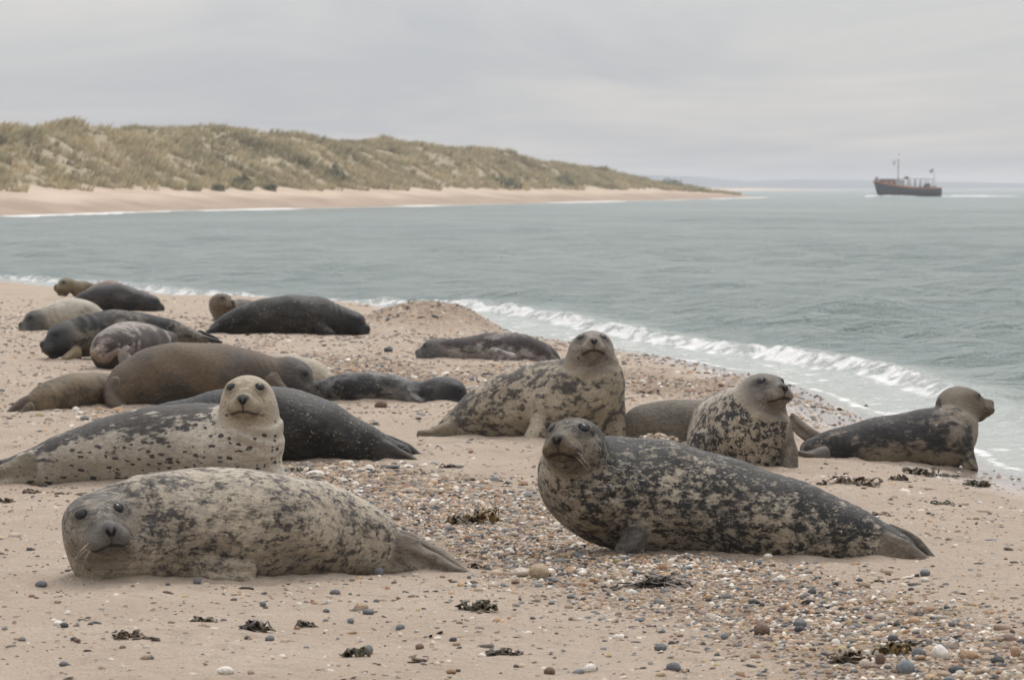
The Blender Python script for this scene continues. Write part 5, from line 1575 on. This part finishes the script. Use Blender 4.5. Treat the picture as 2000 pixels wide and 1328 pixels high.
def weed(px, py, wpx, hpx, kind, label, n=16):
    g = G(px, py); k = kpx(g[1])
    w_, h2 = wpx / k / 2, hpx / k * 0.85
    V_, F_ = [], []
    for b_ in range(n):
        m_pts = 7
        p0 = np.array([sw.normal(0, 0.42) * w_, sw.normal(0, 0.25) * w_, 0.002])
        ang = sw.random() * 6.283; L_ = w_ * sw.uniform(0.35, 0.95)
        lift = h2 * sw.uniform(0.25, 1.0)
        wd = sw.uniform(0.005, 0.015)
        pts = []
        for i in range(m_pts):
            t_ = i / (m_pts - 1)
            pts.append(p0 + np.array([math.cos(ang + 1.2 * t_ * sw.uniform(-1, 1)) * L_ * t_, math.sin(ang) * L_ * t_ * 0.7, lift * math.sin(math.pi * min(1, t_ * 1.05)) * (1 if sw.random() < .85 else .6)]))
        pts = np.array(pts); pts[:, 2] = np.clip(pts[:, 2], 0.0, h2)
        for i in range(m_pts):
            t_ = i / (m_pts - 1)
            tn = pts[min(i + 1, m_pts - 1)] - pts[max(i - 1, 0)]; tn /= np.linalg.norm(tn) + 1e-9
            sd2 = np.cross(tn, (sw.normal(0, .25), sw.normal(0, .25), 1)); sd2 /= np.linalg.norm(sd2) + 1e-9
            u_ = np.cross(sd2, tn)
            ww = wd * (0.55 + 0.7 * math.sin(math.pi * (0.12 + 0.8 * t_))) * sw.uniform(0.65, 1.3)
            V_ += [pts[i] + sd2 * ww, pts[i] + u_ * 0.0035, pts[i] - sd2 * ww, pts[i] - u_ * 0.0025]
        b0 = len(V_) - 4 * m_pts
        for i in range(m_pts - 1):
            for e_ in range(4):
                F_.append((b0 + 4 * i + e_, b0 + 4 * i + (e_ + 1) % 4, b0 + 4 * i + 4 + (e_ + 1) % 4, b0 + 4 * i + 4 + e_))
    o = mesh_np('seaweed', np.array(V_), np.array(F_), True, WM[kind])
    o.location = (g[0], g[1] + w_ * 0.3, float(terrain(g[0], g[1])) - 0.002)
    tag(o, label, 'seaweed', 'seaweed cast up on the beach')


for a in ((1745, 1280, 62, 30, 'amber', 'bright amber seaweed clump on the corner shingle', 26), (1660, 1292, 90, 26, 'brown', 'dark brown weed tangle below and beside the amber clump', 26),
          (1780, 1262, 60, 16, 'black', 'black weed strip behind the amber clump', 16), (1285, 1152, 120, 26, 'black', 'long black weed frond below the dark blotched seal', 30),
          (935, 1022, 80, 32, 'amber', 'golden brown weed bunch between the two foremost seals', 26), (895, 1020, 44, 18, 'black', 'black weed at the side of the golden bunch', 14),
          (928, 1111, 50, 16, 'brown', 'brown weed scrap at the flipper tips of the pale seal', 12), (500, 1233, 66, 26, 'black', 'thick black weed clump alone on the sand', 26),
          (592, 1228, 58, 18, 'black', 'ragged weed twig with upturned end on the sand', 12), (245, 1250, 62, 20, 'brown', 'brown weed knot nearest the corner of bare sand', 16),
          (285, 1252, 46, 8, 'black', 'thin black weed strand trailing from the brown knot', 6), (940, 1190, 64, 26, 'olive', 'olive weed tuft on sand near the shingle edge', 18),
          (700, 1283, 46, 26, 'olive', 'curled brown weed with a grey pebble in it', 9), (980, 1280, 70, 14, 'black', 'low black weed heap at the edge of the shingle', 18),
          (395, 1212, 50, 12, 'olive', 'flat olive weed scrap below the pale seal', 10), (1660, 948, 90, 20, 'brown', 'brown weed heap in front of the seal with black saddle', 24),
          (1755, 938, 40, 16, 'black', 'small black weed lump beyond the brown heap', 10), (1800, 925, 60, 20, 'olive', 'olive weed mound just in front of the saddle seal', 22),
          (1915, 950, 60, 16, 'olive', 'yellowish weed patch near the wet sand', 18), (1850, 930, 56, 8, 'black', 'thin black weed line near the wet sand', 10),
          (1700, 955, 50, 14, 'brown', 'brown weed lump at the end of the brown heap', 12), (60, 958, 40, 10, 'brown', 'brown weed scrap below the tail of the cream spotted seal', 8),
          (10, 978, 40, 12, 'brown', 'brown weed scrap at the very edge of the sand', 8), (880, 912, 50, 10, 'black', 'black weed strip near the flippers of the black seal', 8),
          (1265, 770, 50, 12, 'brown', 'brown weed on the pebbly slope behind the upright seals', 10), (820, 1290, 60, 8, 'brown', 'thin brown weed line on the near sand', 6),
          (590, 920, 60, 10, 'olive', 'olive weed among pebbles by the black seal', 10), (1720, 1005, 40, 8, 'brown', 'small brown weed crumb heap on the far side sand', 8),
          (1840, 985, 50, 10, 'olive', 'pale olive weed wisps on sand beyond the dark seal', 10)):
    weed(*a)

# ------------------------------------------------------------------ sea air
hz = NT('sea_air')
hz.t.nodes.remove(hz.b)
pvn = hz.t.nodes.new('ShaderNodeVolumePrincipled')
pvn.inputs['Color'].default_value = (0.90, 0.94, 1.0, 1)
pvn.inputs['Density'].default_value = 0.00021
pvn.inputs['Anisotropy'].default_value = 0.2
hz.t.links.new(pvn.outputs[0], hz.out.inputs['Volume'])
hx = 15000
o = box('haze', -hx, hx, -hx, hx, -3.2, 14.0, hz.m, None)
tag(o, 'thin pale sea haze over the whole bay', 'haze', kind='stuff')
